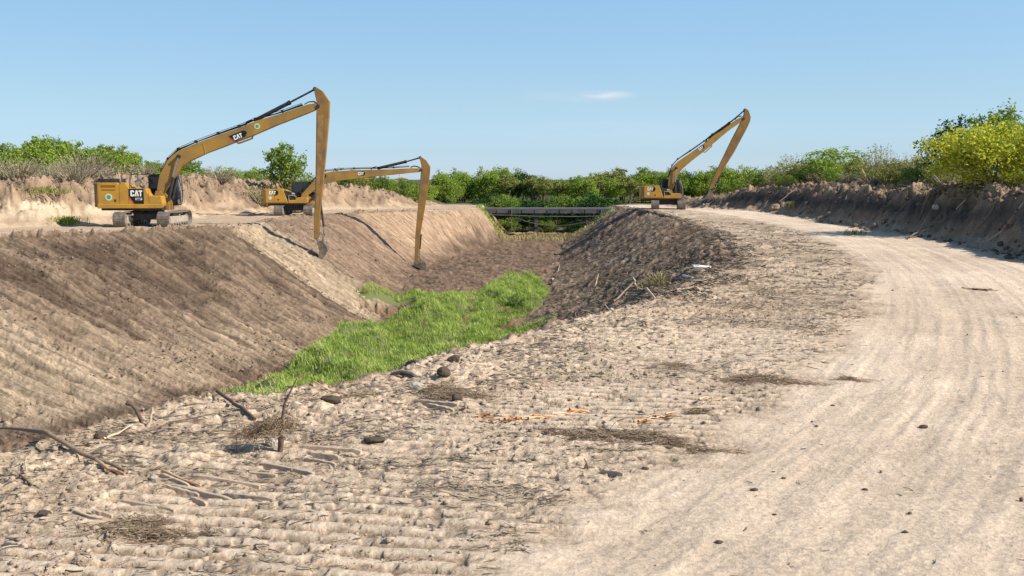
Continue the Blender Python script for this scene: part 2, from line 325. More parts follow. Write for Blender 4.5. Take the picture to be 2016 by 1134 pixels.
def height(x, y):
    f = fields(np.atleast_1d(np.asarray(x, np.float32)), np.atleast_1d(np.asarray(y, np.float32)))
    z, c = detail(f, base(f)); return z
def ray(px, py):
    fw = np.array([0, math.cos(PITCH), -math.sin(PITCH)]); up = np.array([0, math.sin(PITCH), math.cos(PITCH)])
    d = np.outer(np.atleast_1d(px)-1008., [1, 0, 0])+FPX*fw+np.outer(567.-np.atleast_1d(py), up)
    return d/np.linalg.norm(d, axis=1)[:, None]
# coarse height table for quick lookups (ray hits, scattering)
GX = np.arange(-75, 60, .25, dtype=np.float32); GY = np.arange(4, 165, .25, dtype=np.float32)
_gx, _gy = np.meshgrid(GX, GY); _f = fields(_gx.ravel(), _gy.ravel()); GZ, _gc = detail(_f, base(_f)); GZ = GZ.reshape(_gx.shape)
GF = {k: v.reshape(_gx.shape) for k, v in _f.items() if hasattr(v, 'shape') and v.size == _gx.size}
def gz(x, y, T=None):
    T = GZ if T is None else T
    i = np.clip((np.asarray(x)-GX[0])/.25, 0, len(GX)-1.001); j = np.clip((np.asarray(y)-GY[0])/.25, 0, len(GY)-1.001)
    i0 = i.astype(int); j0 = j.astype(int); a = i-i0; b = j-j0
    return (T[j0, i0]*(1-a)+T[j0, i0+1]*a)*(1-b)+(T[j0+1, i0]*(1-a)+T[j0+1, i0+1]*a)*b
def gmask(x, y, k):
    i = np.clip(((np.asarray(x)-GX[0])/.25).round().astype(int), 0, len(GX)-1); j = np.clip(((np.asarray(y)-GY[0])/.25).round().astype(int), 0, len(GY)-1)
    return GF[k][j, i]
def hit(px, py):
    d = ray(px, py)[0]; t = 6.; o = np.array([0, 0, CAM_H])
    while t < 170:
        p = o+d*t
        if p[1] > 4.2 and p[2] < float(gz(p[0], p[1])): break
        t += .04+t*.002
    p[2] = float(height([p[0]], [p[1]])[0]) if t < 170 else p[2]
    return Vector(p)

# ------------------------------------------------------------------ materials
def mat(name, col, rough=.8, noise=None, bump=None, spec=.3, metal=0, attr=None, trans=0, coat=0):
    m = bpy.data.materials.new(name); m.use_nodes = True; t = m.node_tree; N = t.nodes; L = t.links
    b = N['Principled BSDF']; b.inputs['Roughness'].default_value = rough; b.inputs['Metallic'].default_value = metal
    b.inputs['Specular IOR Level'].default_value = spec if not trans else .04; b.inputs['Base Color'].default_value = (*col, 1)
    tcn = N.new('ShaderNodeTexCoord'); src = None
    if attr:      # random per-face value picks between colours
        at = N.new('ShaderNodeAttribute'); at.attribute_name = attr[0]
        rp = N.new('ShaderNodeValToRGB'); L.new(at.outputs['Fac'], rp.inputs[0]); e = rp.color_ramp.elements
        for i, c in enumerate(attr[1]):
            p = i/(len(attr[1])-1)
            el = e[0] if i == 0 else (e[-1] if i == len(attr[1])-1 else e.new(p))
            el.position = p; el.color = (*c, 1)
        src = rp.outputs[0]
    if noise:     # (scale, colour2, amount, detail)
        nn = N.new('ShaderNodeTexNoise'); nn.inputs['Scale'].default_value = noise[0]; nn.inputs['Detail'].default_value = noise[3] if len(noise) > 3 else 5
        L.new(tcn.outputs['Object'], nn.inputs[0])
        rp = N.new('ShaderNodeValToRGB'); rp.color_ramp.elements[0].position = .38; rp.color_ramp.elements[1].position = .66
        L.new(nn.outputs[0], rp.inputs[0])
        mm = N.new('ShaderNodeMath'); mm.operation = 'MULTIPLY'; mm.inputs[1].default_value = noise[2]; L.new(rp.outputs[0], mm.inputs[0])
        mx = N.new('ShaderNodeMixRGB'); L.new(mm.outputs[0], mx.inputs[0])
        if src: L.new(src, mx.inputs[1])
        else: mx.inputs[1].default_value = (*col, 1)
        mx.inputs[2].default_value = (*noise[1], 1); src = mx.outputs[0]
    if src: L.new(src, b.inputs['Base Color'])
    if bump:
        nb = N.new('ShaderNodeTexNoise'); nb.inputs['Scale'].default_value = bump[0]; nb.inputs['Detail'].default_value = 6; L.new(tcn.outputs['Object'], nb.inputs[0])
        bp = N.new('ShaderNodeBump'); bp.inputs['Strength'].default_value = bump[1]; bp.inputs['Distance'].default_value = bump[2]
        L.new(nb.outputs[0], bp.inputs['Height']); L.new(bp.outputs[0], b.inputs['Normal'])
    if trans:
        tr = N.new('ShaderNodeBsdfTranslucent'); ms = N.new('ShaderNodeMixShader'); ms.inputs[0].default_value = trans
        if src: L.new(src, tr.inputs[0])
        else: tr.inputs[0].default_value = (*col, 1)
        L.new(b.outputs[0], ms.inputs[1]); L.new(tr.outputs[0], ms.inputs[2]); L.new(ms.outputs[0], N['Material Output'].inputs[0])
    return m
def soil_mat():
    m = bpy.data.materials.new('soil'); m.use_nodes = True; t = m.node_tree; N = t.nodes; L = t.links
    b = N['Principled BSDF']; b.inputs['Roughness'].default_value = .95; b.inputs['Specular IOR Level'].default_value = .12
    at = N.new('ShaderNodeAttribute'); at.attribute_name = 'soil'; tcn = N.new('ShaderNodeTexCoord')
    n1 = N.new('ShaderNodeTexNoise'); n1.inputs['Scale'].default_value = 16; n1.inputs['Detail'].default_value = 8; n1.inputs['Roughness'].default_value = .7
    n2 = N.new('ShaderNodeTexNoise'); n2.inputs['Scale'].default_value = 3.5; n2.inputs['Detail'].default_value = 10; n2.inputs['Roughness'].default_value = .72
    L.new(tcn.outputs['Object'], n1.inputs[0]); L.new(tcn.outputs['Object'], n2.inputs[0])
    r = N.new('ShaderNodeMapRange'); r.inputs[1].default_value = .3; r.inputs[2].default_value = .7; r.inputs[3].default_value = .72; r.inputs[4].default_value = 1.26
    L.new(n1.outputs[0], r.inputs[0])
    r2 = N.new('ShaderNodeMapRange'); r2.inputs[1].default_value = .3; r2.inputs[2].default_value = .7; r2.inputs[3].default_value = .86; r2.inputs[4].default_value = 1.12
    L.new(n2.outputs[0], r2.inputs[0])
    mu = N.new('ShaderNodeMath'); mu.operation = 'MULTIPLY'; L.new(r.outputs[0], mu.inputs[0]); L.new(r2.outputs[0], mu.inputs[1])
    vm = N.new('ShaderNodeVectorMath'); vm.operation = 'SCALE'; L.new(at.outputs['Color'], vm.inputs[0]); L.new(mu.outputs[0], vm.inputs['Scale'])
    fl = N.new('ShaderNodeAttribute'); fl.attribute_name = 'flow'; sx = N.new('ShaderNodeSeparateXYZ'); L.new(fl.outputs['Vector'], sx.inputs[0])
    cb = N.new('ShaderNodeCombineXYZ'); L.new(sx.outputs[0], cb.inputs[0])
    my = N.new('ShaderNodeMath'); my.operation = 'MULTIPLY'; my.inputs[1].default_value = .10; L.new(sx.outputs[1], my.inputs[0]); L.new(my.outputs[0], cb.inputs[1])
    nf = N.new('ShaderNodeTexNoise'); nf.inputs['Scale'].default_value = 3.2; nf.inputs['Detail'].default_value = 6; nf.inputs['Roughness'].default_value = .68; L.new(cb.outputs[0], nf.inputs[0])
    rf = N.new('ShaderNodeMapRange'); rf.inputs[1].default_value = .34; rf.inputs[2].default_value = .66; rf.inputs[3].default_value = .52; rf.inputs[4].default_value = 1.38; L.new(nf.outputs[0], rf.inputs[0])
    mf = N.new('ShaderNodeMixRGB'); mf.inputs[1].default_value = (1, 1, 1, 1); L.new(sx.outputs[2], mf.inputs[0]); L.new(rf.outputs[0], mf.inputs[2])
    vf = N.new('ShaderNodeMixRGB'); vf.blend_type = 'MULTIPLY'; vf.inputs[0].default_value = 1; L.new(vm.outputs[0], vf.inputs[1]); L.new(mf.outputs[0], vf.inputs[2])
    L.new(vf.outputs[0], b.inputs['Base Color'])
    ca = N.new('ShaderNodeAttribute'); ca.attribute_name = 'crumb'
    dn = N.new('ShaderNodeTexNoise'); dn.inputs['Scale'].default_value = 6; dn.inputs['Detail'].default_value = 3; L.new(tcn.outputs['Object'], dn.inputs[0])
    dm = N.new('ShaderNodeMixRGB'); dm.inputs[0].default_value = .22; L.new(tcn.outputs['Object'], dm.inputs[1]); L.new(dn.outputs['Color'], dm.inputs[2])
    hsum = None
    for sc_, am in ((9, .6), (24, .4)):
        vo = N.new('ShaderNodeTexVoronoi'); vo.feature = 'F1'; vo.inputs['Scale'].default_value = sc_; L.new(dm.outputs[0], vo.inputs['Vector'])
        mm_ = N.new('ShaderNodeMath'); mm_.operation = 'MULTIPLY'; mm_.inputs[1].default_value = -am; L.new(vo.outputs['Distance'], mm_.inputs[0])
        if hsum is None: hsum = mm_
        else:
            ad = N.new('ShaderNodeMath'); ad.operation = 'ADD'; L.new(hsum.outputs[0], ad.inputs[0]); L.new(mm_.outputs[0], ad.inputs[1]); hsum = ad
        if sc_ == 24: vo2 = vo
    bc_ = N.new('ShaderNodeBump'); bc_.inputs['Distance'].default_value = .034; L.new(hsum.outputs[0], bc_.inputs['Height']); L.new(ca.outputs['Fac'], bc_.inputs['Strength'])
    rv = N.new('ShaderNodeMapRange'); rv.inputs[3].default_value = .74; rv.inputs[4].default_value = 1.2; L.new(vo2.outputs['Color'], rv.inputs[0])
    mv = N.new('ShaderNodeMixRGB'); mv.inputs[1].default_value = (1, 1, 1, 1); L.new(ca.outputs['Fac'], mv.inputs[0]); L.new(rv.outputs[0], mv.inputs[2])
    vg = N.new('ShaderNodeMixRGB'); vg.blend_type = 'MULTIPLY'; vg.inputs[0].default_value = 1; L.new(vf.outputs[0], vg.inputs[1]); L.new(mv.outputs[0], vg.inputs[2]); L.new(vg.outputs[0], b.inputs['Base Color'])
    bf = N.new('ShaderNodeBump'); bf.inputs['Distance'].default_value = .10; L.new(nf.outputs[0], bf.inputs['Height']); L.new(sx.outputs[2], bf.inputs['Strength'])
    bp = N.new('ShaderNodeBump'); bp.inputs['Strength'].default_value = .8; bp.inputs['Distance'].default_value = .03; L.new(n1.outputs[0], bp.inputs['Height'])
    bp2 = N.new('ShaderNodeBump'); bp2.inputs['Strength'].default_value = .6; bp2.inputs['Distance'].default_value = .05; L.new(n2.outputs[0], bp2.inputs['Height'])
    L.new(bc_.outputs[0], bf.inputs['Normal']); L.new(bf.outputs[0], bp.inputs['Normal']); L.new(bp.outputs[0], bp2.inputs['Normal']); L.new(bp2.outputs[0], b.inputs['Normal'])
    return m
M = {}
M['soil'] = soil_mat()
M['yellow'] = mat('machine_yellow_paint', (.50,.255,.022), .5, (1.6, (.28,.17,.06), .55), (30, .1, .01), .45)
M['boomy'] = mat('boom_yellow_paint', (.39,.215,.038), .55, (.9, (.20,.125,.055), .75), (30, .1, .01), .4)
M['sticky'] = mat('grimy_stick_paint', (.31,.165,.038), .6, (1.3, (.17,.10,.05), .75), (30, .1, .01), .3)
M['black'] = mat('black_paint', (.022,.022,.024), .55, (3, (.10,.085,.065), .35), None, .4)
M['hose'] = mat('black_hose', (.015,.015,.015), .5)
M['cw'] = mat('dusty_grey_counterweight_paint', (.14,.105,.075), .6, (2, (.26,.19,.12), .5))
M['steel'] = mat('worn_track_steel', (.20,.17,.145), .6, (4, (.40,.32,.24), .8), (12, .4, .02), .5, .3)
M['frame'] = mat('dusty_frame', (.42,.36,.29), .75, (4, (.2,.15,.11), .6))
M['chrome'] = mat('polished_rod', (.6,.6,.6), .25, metal=.9, spec=.5)
M['glass'] = mat('dark_cab_glass', (.02,.025,.03), .08, spec=.6)
M['dirtyb'] = mat('muddy_bucket_steel', (.11,.085,.065), .6, (3, (.30,.24,.18), .7), (10, .4, .02), .4, .2)
M['pale'] = mat('polished_bucket_edge', (.5,.46,.4), .4, (5, (.3,.25,.2), .5), metal=.4)
M['white'] = mat('decal_white', (.8,.8,.78), .5); M['red'] = mat('decal_red', (.62,.05,.04), .5)
M['stk'] = mat('sticker_pale', (.55,.62,.5), .5); M['grn'] = mat('sticker_green', (.10,.28,.14), .5); M['decblk'] = mat('decal_black', (.012,.012,.013), .45)
M['decy'] = mat('decal_orange', (.75,.32,.02), .5)
M['grass'] = mat('fresh_grass', (.1,.2,.03), .6, None, None, .2, attr=('rnd', [(.17,.25,.045), (.33,.45,.085), (.45,.56,.13), (.60,.60,.24)]), trans=.35)
M['mesq'] = mat('mesquite_leaves', (.07,.13,.02), .6, (.5, (.11,.17,.035), .4, 2), None, .2, attr=('rnd', [(.11,.18,.028), (.23,.32,.055), (.36,.44,.09)]), trans=.3)
M['mesq2'] = mat('bright_leaves', (.09,.16,.02), .6, (.45, (.15,.24,.04), .4, 2), None, .2, attr=('rnd', [(.16,.24,.035), (.30,.40,.06), (.44,.52,.11)]), trans=.3)
M['dark'] = mat('dark_leaves', (.03,.07,.02), .55, (.9, (.02,.04,.012), .5, 2), None, .25, attr=('rnd', [(.028,.07,.02), (.055,.13,.032), (.10,.19,.05)]), trans=.2)
M['olive'] = mat('olive_scrub_leaves', (.12,.14,.04), .7, (1.1, (.10,.11,.04), .5, 2), None, .2, attr=('rnd', [(.17,.19,.05), (.33,.35,.09), (.50,.48,.17)]), trans=.2)
M['yell'] = mat('yellow_blossom', (.5,.42,.03), .6, (.8, (.50,.52,.06), .4, 2), None, .2, attr=('rnd', [(.36,.40,.05), (.72,.66,.06), (.90,.82,.12)]), trans=.25)
M['pyell'] = mat('pale_yellow_twigs', (.4,.38,.15), .7, None, None, .2, attr=('rnd', [(.20,.22,.07), (.40,.38,.14), (.55,.50,.22)]), trans=.25)
M['bark'] = mat('grey_bark', (.13,.10,.075), .9, (6, (.25,.20,.15), .6), (20, .5, .02))
M['twig'] = mat('dry_twigs', (.30,.23,.16), .9, None, None, .2, attr=('rnd', [(.13,.10,.075), (.33,.26,.19), (.50,.42,.32)]))
M['rootf'] = mat('fibrous_roots', (.17,.11,.07), .95, None, None, .1, attr=('rnd', [(.13,.085,.055), (.28,.19,.125), (.52,.41,.27)]))
M['strawm'] = mat('straw_and_mulch', (.3,.24,.17), .9, None, None, .2, attr=('rnd', [(.045,.04,.038), (.13,.11,.095), (.25,.18,.12), (.42,.33,.23), (.55,.46,.33)]))
M['mulch'] = mat('dark_mulch', (.1,.08,.06), .85, None, None, .25, attr=('rnd', [(.05,.038,.03), (.13,.098,.072), (.22,.165,.12), (.32,.25,.185), (.5,.42,.32)]))
M['clod'] = mat('dry_clods', (.42,.33,.24), .95, (9, (.28,.21,.15), .6), (18, .6, .03), .1, attr=('rnd', [(.26,.19,.135), (.40,.31,.22), (.52,.42,.30)]))
M['clodd'] = mat('dark_clods', (.15,.11,.08), .95, (9, (.10,.075,.055), .6), (18, .6, .03), .1, attr=('rnd', [(.10,.075,.055), (.20,.145,.10), (.33,.24,.17)]))
M['wood'] = mat('weathered_branch', (.24,.17,.115), .85, (14, (.38,.29,.2), .6), (25, .5, .02))
M['darkw'] = mat('dark_bark_stick', (.10,.065,.045), .8, (14, (.2,.14,.1), .5), (25, .5, .02))
M['palew'] = mat('peeled_pale_wood', (.62,.50,.35), .7, (12, (.45,.30,.17), .5), (20, .3, .01))
M['redw'] = mat('splintered_orange_wood', (.50,.25,.11), .75, (10, (.62,.48,.30), .75), (20, .4, .01), attr=None)
M['stone'] = mat('pale_stone', (.5,.45,.38), .9, (7, (.33,.27,.2), .6), (10, .6, .03))
M['clay'] = mat('pressed_clay', (.50,.385,.28), .9, (16, (.38,.28,.195), .6), (14, .5, .02))
M['rubber'] = mat('black_rubber', (.03,.03,.032), .6, (8, (.2,.16,.12), .4))
M['plastic'] = mat('grey_white_plastic', (.6,.62,.64), .5, (6, (.4,.35,.3), .4))
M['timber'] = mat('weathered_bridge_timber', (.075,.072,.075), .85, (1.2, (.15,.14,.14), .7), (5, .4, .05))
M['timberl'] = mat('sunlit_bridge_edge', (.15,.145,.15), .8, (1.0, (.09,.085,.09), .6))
M['dryg'] = mat('dry_reeds', (.45,.36,.18), .8, None, None, .2, attr=('rnd', [(.22,.19,.08), (.42,.34,.17), (.60,.50,.28)]), trans=.2)
M['farw'] = mat('distant_pale_wall', (.6,.56,.52), .8, (.2, (.45,.4,.38), .5))

# ------------------------------------------------------------------ object helpers
def tag(o, label=None, cat=None, group=None, kind=None):
    if label: o['label'] = label
    if cat: o['category'] = cat
    if group: o['group'] = group
    if kind: o['kind'] = kind
    return o
def empty(name, loc=(0, 0, 0), rz=0):
    o = bpy.data.objects.new(name, None); COL.objects.link(o); o.location = loc; o.rotation_euler = (0, 0, rz); o.empty_display_size = .3
    return o
def npmesh(name, V, F, m, parent=None, rnd=None, smooth=False, k=None):
    """V (n,3), F (m,k) numpy -> one mesh object"""
    me = bpy.data.meshes.new(name); V = np.asarray(V, np.float32); F = np.asarray(F, np.int32); k = F.shape[1]
    me.vertices.add(len(V)); me.vertices.foreach_set('co', V.ravel()); me.loops.add(F.size); me.loops.foreach_set('vertex_index', F.ravel())
    me.polygons.add(len(F)); me.polygons.foreach_set('loop_start', np.arange(0, F.size, k, dtype=np.int32)); me.polygons.foreach_set('loop_total', np.full(len(F), k, np.int32))
    if smooth: me.polygons.foreach_set('use_smooth', np.ones(len(F), bool))
    me.update(calc_edges=True)
    if rnd is not None:
        a = me.attributes.new('rnd', 'FLOAT', 'FACE'); a.data.foreach_set('value', np.asarray(rnd, np.float32))
    me.materials.append(m)
    o = bpy.data.objects.new(name, me); COL.objects.link(o)
    if parent: o.parent = parent
    return o
SPLIT = {'roller', 'handrail', 'panel_seam', 'vent', 'side_plate', 'window', 'tooth', 'window_guard', 'boom_guard', 'boom_bracket', 'chain_link', 'exhaust', 'pivot_pin', 'pin', 'bucket_linkage', 'wall_girder', 'rail_post', 'column', 'filter_housing'}
class MB:
    def __init__(s): s.v = []; s.f = []; s.sm = []; s.r = []; s.g = []; s.lock = False
    def mark(s):
        if not s.lock: s.g.append((len(s.v), len(s.f)))
    def add(s, V, F, smooth=False, r=None):
        n = len(s.v); s.v += [tuple(v) for v in V]; s.f += [tuple(i+n for i in f) for f in F]; s.sm += [smooth]*len(F)
        s.r += [random.random() if r is None else r]*len(F); return s
    def box(s, x0, x1, y0, y1, z0, z1):
        s.mark(); V = [(x, y, z) for x in (x0, x1) for y in (y0, y1) for z in (z0, z1)]
        return s.add(V, [(0,1,3,2), (4,6,7,5), (0,4,5,1), (2,3,7,6), (0,2,6,4), (1,5,7,3)])
    def prism(s, P, y0, y1, ax='y'):
        """polygon P (a,b) extruded: ax y -> (a,y,b); ax z -> (a,b,z)"""
        s.mark(); n = len(P); q = (lambda a, b, c: (a, c, b)) if ax == 'y' else (lambda a, b, c: (a, b, c))
        V = [q(a, b, y0) for a, b in P]+[q(a, b, y1) for a, b in P]
        F = [tuple(range(n)), tuple(range(2*n-1, n-1, -1))]+[(i, i+n, (i+1) % n+n, (i+1) % n) for i in range(n)]
        return s.add(V, F)
    def tube(s, P, r, k=8, cap=True):
        s.mark(); P = [Vector(p) for p in P]; n = len(P); rr = r if isinstance(r, (list, tuple)) else [r]*n
        V = []; up = Vector((0, 0, 1)); pn = None
        for i, p in enumerate(P):
            d = (P[min(i+1, n-1)]-P[max(i-1, 0)]).normalized()
            if pn is None:
                pn = d.cross(up if abs(d.z) < .9 else Vector((1, 0, 0))).normalized()
            pn = (pn-d*pn.dot(d)).normalized(); b = d.cross(pn)
            for j in range(k):
                a = 2*math.pi*j/k; V.append(p+(pn*math.cos(a)+b*math.sin(a))*rr[i])
        F = [(i*k+j, i*k+(j+1) % k, (i+1)*k+(j+1) % k, (i+1)*k+j) for i in range(n-1) for j in range(k)]
        s.add(V, F, k > 4)
        if cap: s.add([V[j] for j in range(k)], [tuple(range(k-1, -1, -1))]); s.add(V[-k:], [tuple(range(k))])
        return s
    def cyl(s, c, r, h, ax='y', k=20):
        a = {'x': Vector((1, 0, 0)), 'y': Vector((0, 1, 0)), 'z': Vector((0, 0, 1))}[ax]*h/2; c = Vector(c)
        return s.tube([c-a, c+a], r, k)
    def build(s, name, m, parent=None, bevel=0, loc=None, rz=0):
        if name in SPLIT and len(s.g) > 1:
            first = None; g = s.g+[(len(s.v), len(s.f))]
            for (v0, f0), (v1, f1) in zip(g[:-1], g[1:]):
                q = MB(); q.v = s.v[v0:v1]; q.f = [tuple(i-v0 for i in f) for f in s.f[f0:f1]]; q.sm = s.sm[f0:f1]; q.r = s.r[f0:f1]
                o = q.build(name, m, parent, bevel, loc, rz); first = first or o
            return first
        me = bpy.data.meshes.new(name); me.from_pydata(s.v, [], s.f); me.polygons.foreach_set('use_smooth', s.sm)
        a = me.attributes.new('rnd', 'FLOAT', 'FACE'); a.data.foreach_set('value', s.r); me.update()
        me.materials.append(m); o = bpy.data.objects.new(name, me); COL.objects.link(o)
        if parent: o.parent = parent
        if bevel:
            b = o.modifiers.new('bevel', 'BEVEL'); b.width = bevel; b.segments = 2; b.limit_method = 'ANGLE'; b.angle_limit = R(40)
        if loc is not None: o.location = loc
        if rz: o.rotation_euler = (0, 0, rz)
        return o
def fix_normals(o):
    import bmesh
    bm = bmesh.new(); bm.from_mesh(o.data); bmesh.ops.recalc_face_normals(bm, faces=bm.faces); bm.to_mesh(o.data); bm.free(); return o

# ------------------------------------------------------------------ ground sheet (dense near, coarse far)
def build_ground():
    tx = np.concatenate([-np.geomspace(4, .60, 50), np.linspace(-.57, .57, 930), np.geomspace(.60, 4, 50)]).astype(np.float32)
    yy = np.concatenate([np.exp(np.linspace(math.log(6.0), math.log(165), 850)), np.geomspace(172, 4000, 40)]).astype(np.float32)
    X = tx[None, :]*yy[:, None]; Y = np.repeat(yy[:, None], len(tx), 1)
    f = fields(X.ravel(), Y.ravel()); z, c = detail(f, base(f))
    V = np.stack([X.ravel(), Y.ravel(), z], 1)
    nr, nc = X.shape; i = np.arange(nr-1)[:, None]*nc+np.arange(nc-1)[None, :]; i = i.ravel()
    F = np.stack([i, i+1, i+nc+1, i+nc], 1)
    o = npmesh('ground', V, F, M['soil'], smooth=True); tag(o, kind='structure')
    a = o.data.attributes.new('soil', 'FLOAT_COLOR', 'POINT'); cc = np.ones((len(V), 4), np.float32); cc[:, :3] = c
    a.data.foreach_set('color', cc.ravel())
    a = o.data.attributes.new('flow', 'FLOAT_VECTOR', 'POINT'); a.data.foreach_set('vector', f['flow'].ravel())
    a = o.data.attributes.new('crumb', 'FLOAT', 'POINT'); a.data.foreach_set('value', f['crumb'])
    # behind and beside the camera
    yb = np.linspace(-60, 6.0, 70); xb = np.linspace(-80, 80, 160)
    X, Y = np.meshgrid(xb, yb); f = fields(X.ravel(), Y.ravel()); z, c = detail(f, base(f))
    V = np.stack([X.ravel(), Y.ravel(), z-.02], 1); nr, nc = X.shape; i = (np.arange(nr-1)[:, None]*nc+np.arange(nc-1)[None, :]).ravel()
    o = npmesh('ground', V, np.stack([i, i+1, i+nc+1, i+nc], 1), M['soil'], smooth=True); tag(o, kind='structure')
    a = o.data.attributes.new('soil', 'FLOAT_COLOR', 'POINT'); cc = np.ones((len(V), 4), np.float32); cc[:, :3] = c
    a.data.foreach_set('color', cc.ravel())
    a = o.data.attributes.new('flow', 'FLOAT_VECTOR', 'POINT'); a.data.foreach_set('vector', f['flow'].ravel())
    a = o.data.attributes.new('crumb', 'FLOAT', 'POINT'); a.data.foreach_set('value', f['crumb'])
build_ground()
rng = np.random.default_rng(7); random.seed(5)

# ------------------------------------------------------------------ excavators
def letters_mesh(txt, size, shear=0):
    cu = bpy.data.curves.new('t', 'FONT'); cu.body = txt; cu.size = size; cu.extrude = .004; cu.offset = size*.03; cu.align_x = 'CENTER'; cu.align_y = 'CENTER'
    ob = bpy.data.objects.new('t', cu); COL.objects.link(ob); bpy.context.view_layer.update()
    dg = bpy.context.evaluated_depsgraph_get(); me = bpy.data.meshes.new_from_object(ob.evaluated_get(dg)); bpy.data.objects.remove(ob); return me
def lettering(txt, size, m, parent, loc, ang=0, sx=1):
    """text in the xz plane facing -y"""
    me = letters_mesh(txt, size); me.materials.clear(); me.materials.append(m)
    o = bpy.data.objects.new('lettering', me); COL.objects.link(o); o.parent = parent; o.location = loc
    o.matrix_basis = Matrix.Translation(loc) @ Matrix.Rotation(-ang, 4, 'Y') @ Matrix.Rotation(math.pi/2, 4, 'X') @ Matrix.Diagonal((sx, 1, 1, 1))
    return o
def cat_letters(h, m, parent, loc, ang=0, tri=True):
    """heavy C A T letters cut as polygons, facing -y"""
    w = h*.62; t = h*.24; mb = MB()
    C = [(w,h*.66),(w,h*.85),(w*.85,h),(w*.15,h),(0,h*.85),(0,h*.15),(w*.15,0),(w*.85,0),(w,h*.15),(w,h*.36),(w-t,h*.36),(w-t,h*.22),(t,h*.22),(t,h*.78),(w-t,h*.78),(w-t,h*.66)]
    x1 = w*1.05
    A = [(x1,0),(x1+w*.38,h),(x1+w*.80,h),(x1+w*1.18,0),(x1+w*.85,0),(x1+w*.72,h*.3),(x1+w*.59,h*.62),(x1+w*.46,h*.3),(x1+w*.33,0)]
    x2 = x1+w*1.1
    T = [(x2+w*.35,0),(x2+w*.35,h*.76),(x2,h*.76),(x2,h),(x2+w,h),(x2+w,h*.76),(x2+w*.68,h*.76),(x2+w*.68,0)]
    tot = x2+w
    for P in (C, A, T): mb.prism([(a-tot/2, b-h/2) for a, b in P], -.006, 0)
    o = mb.build('lettering', m, parent); o.matrix_basis = Matrix.Translation(loc) @ Matrix.Rotation(-ang, 4, 'Y')
    if tri:
        tm = MB().prism([(x1-tot/2+w*.12, -h/2), (x1-tot/2+w*.59, -h/2+h*.36), (x1-tot/2+w*1.06, -h/2)], -.011, -.007)
        q = tm.build('emblem_triangle', M['decy'], parent); q.matrix_basis = o.matrix_basis.copy()
def make_track(parent, cy, L, H, Wd, rot=0):
    r = H/2; half = L/2-r; n = int(round((2*(L-H)+math.pi*H)/.2)); per = 2*(2*half)+2*math.pi*r
    mb = MB()
    for i in range(n):
        s = (i/n)*per
        if s < 2*half: x = -half+s; z = H; a = 0; z -= .05*math.sin(math.pi*s/(2*half))
        elif s < 2*half+math.pi*r: th = (s-2*half)/r; x = half+r*math.sin(th); z = r+r*math.cos(th); a = -th
        elif s < 4*half+math.pi*r: x = half-(s-2*half-math.pi*r); z = 0; a = math.pi
        else: th = (s-4*half-math.pi*r)/r; x = -half-r*math.sin(th); z = r-r*math.cos(th); a = math.pi-th
        ca, sa = math.cos(a), math.sin(a); lx = per/n*.46
        P = [(-lx,-.035), (lx,-.035), (lx,0), (lx*.55,0), (lx*.45,.03), (lx*.3,.0), (-lx*.5,0), (-lx*.6,.03), (-lx*.75,0), (-lx,0)]
        mb.prism([(x+u*ca-(w-.0)*sa, z+u*sa+w*ca) for u, w in [(p[0], p[1]-.03) for p in P]], cy-Wd/2, cy+Wd/2)
    t = fix_normals(mb.build('track', M['steel'], parent)); t.rotation_euler.z = rot
    ch = MB()
    for dy in (-.12, .12):
        pts = []
        for i in range(40):
            th = 2*math.pi*i/40
            cxx = half if math.cos(th) > 0 else -half
            pts.append((cxx+(r-.1)*math.cos(th), cy+dy, r+(r-.1)*math.sin(th)))
        pts.append(pts[0]); ch.tube(pts, .045, 6, False)
    ch.build('chain_link', M['steel'], t)
    fr = MB().prism([(-half+.1,.22), (half-.1,.22), (half+.02,.4), (half-.25,.66), (-half+.3,.70), (-half-.02,.45)], cy-.27, cy+.27)
    fr.build('track_frame', M['frame'], t, .02)
    ro = MB()
    for i in range(8): ro.cyl((-half+.15+i*(2*half-.3)/7, cy, .17), .11, .62, 'y', 14)
    for xx in (-half*.4, half*.4): ro.cyl((xx, cy, H-.17), .08, .5, 'y', 12)
    ro.build('roller', M['steel'], t)
    MB().cyl((half, cy, r), r-.17, .3, 'y', 24).build('idler', M['steel'], t)
    sp = MB(); k = 22; P = []
    for i in range(k*2):
        a = math.pi*i/k; q = r-.08 if i % 2 else r-.18; P.append((-half+q*math.cos(a), r+q*math.sin(a)))
    sp.prism(P, cy-.1, cy+.1); sp.cyl((-half, cy, r), .24, .56, 'y', 18); sp.build('sprocket', M['steel'], t)
def cylinder_ram(parent, a, b, c, r, name, y=0, rod_r=None):
    """a base, b end of barrel, c rod end (x,z)"""
    f = lambda p: (p[0], y, p[1])
    o = MB().tube([f(a), f(b)], r, 14).tube([f(lerp(np.array(a), np.array(b), .93)), f(b)], r*1.18, 14).build(name, M['black'], parent)
    MB().tube([f(b), f(c)], rod_r or r*.5, 12).build('rod', M['chrome'] if name != 'stick_cylinder' else M['black'], o)
    e = MB()
    for p in (a, c): e.cyl((p[0], y, p[1]), r*1.1, r*2.6, 'y', 12)
    e.build('pin', M['black'], o)
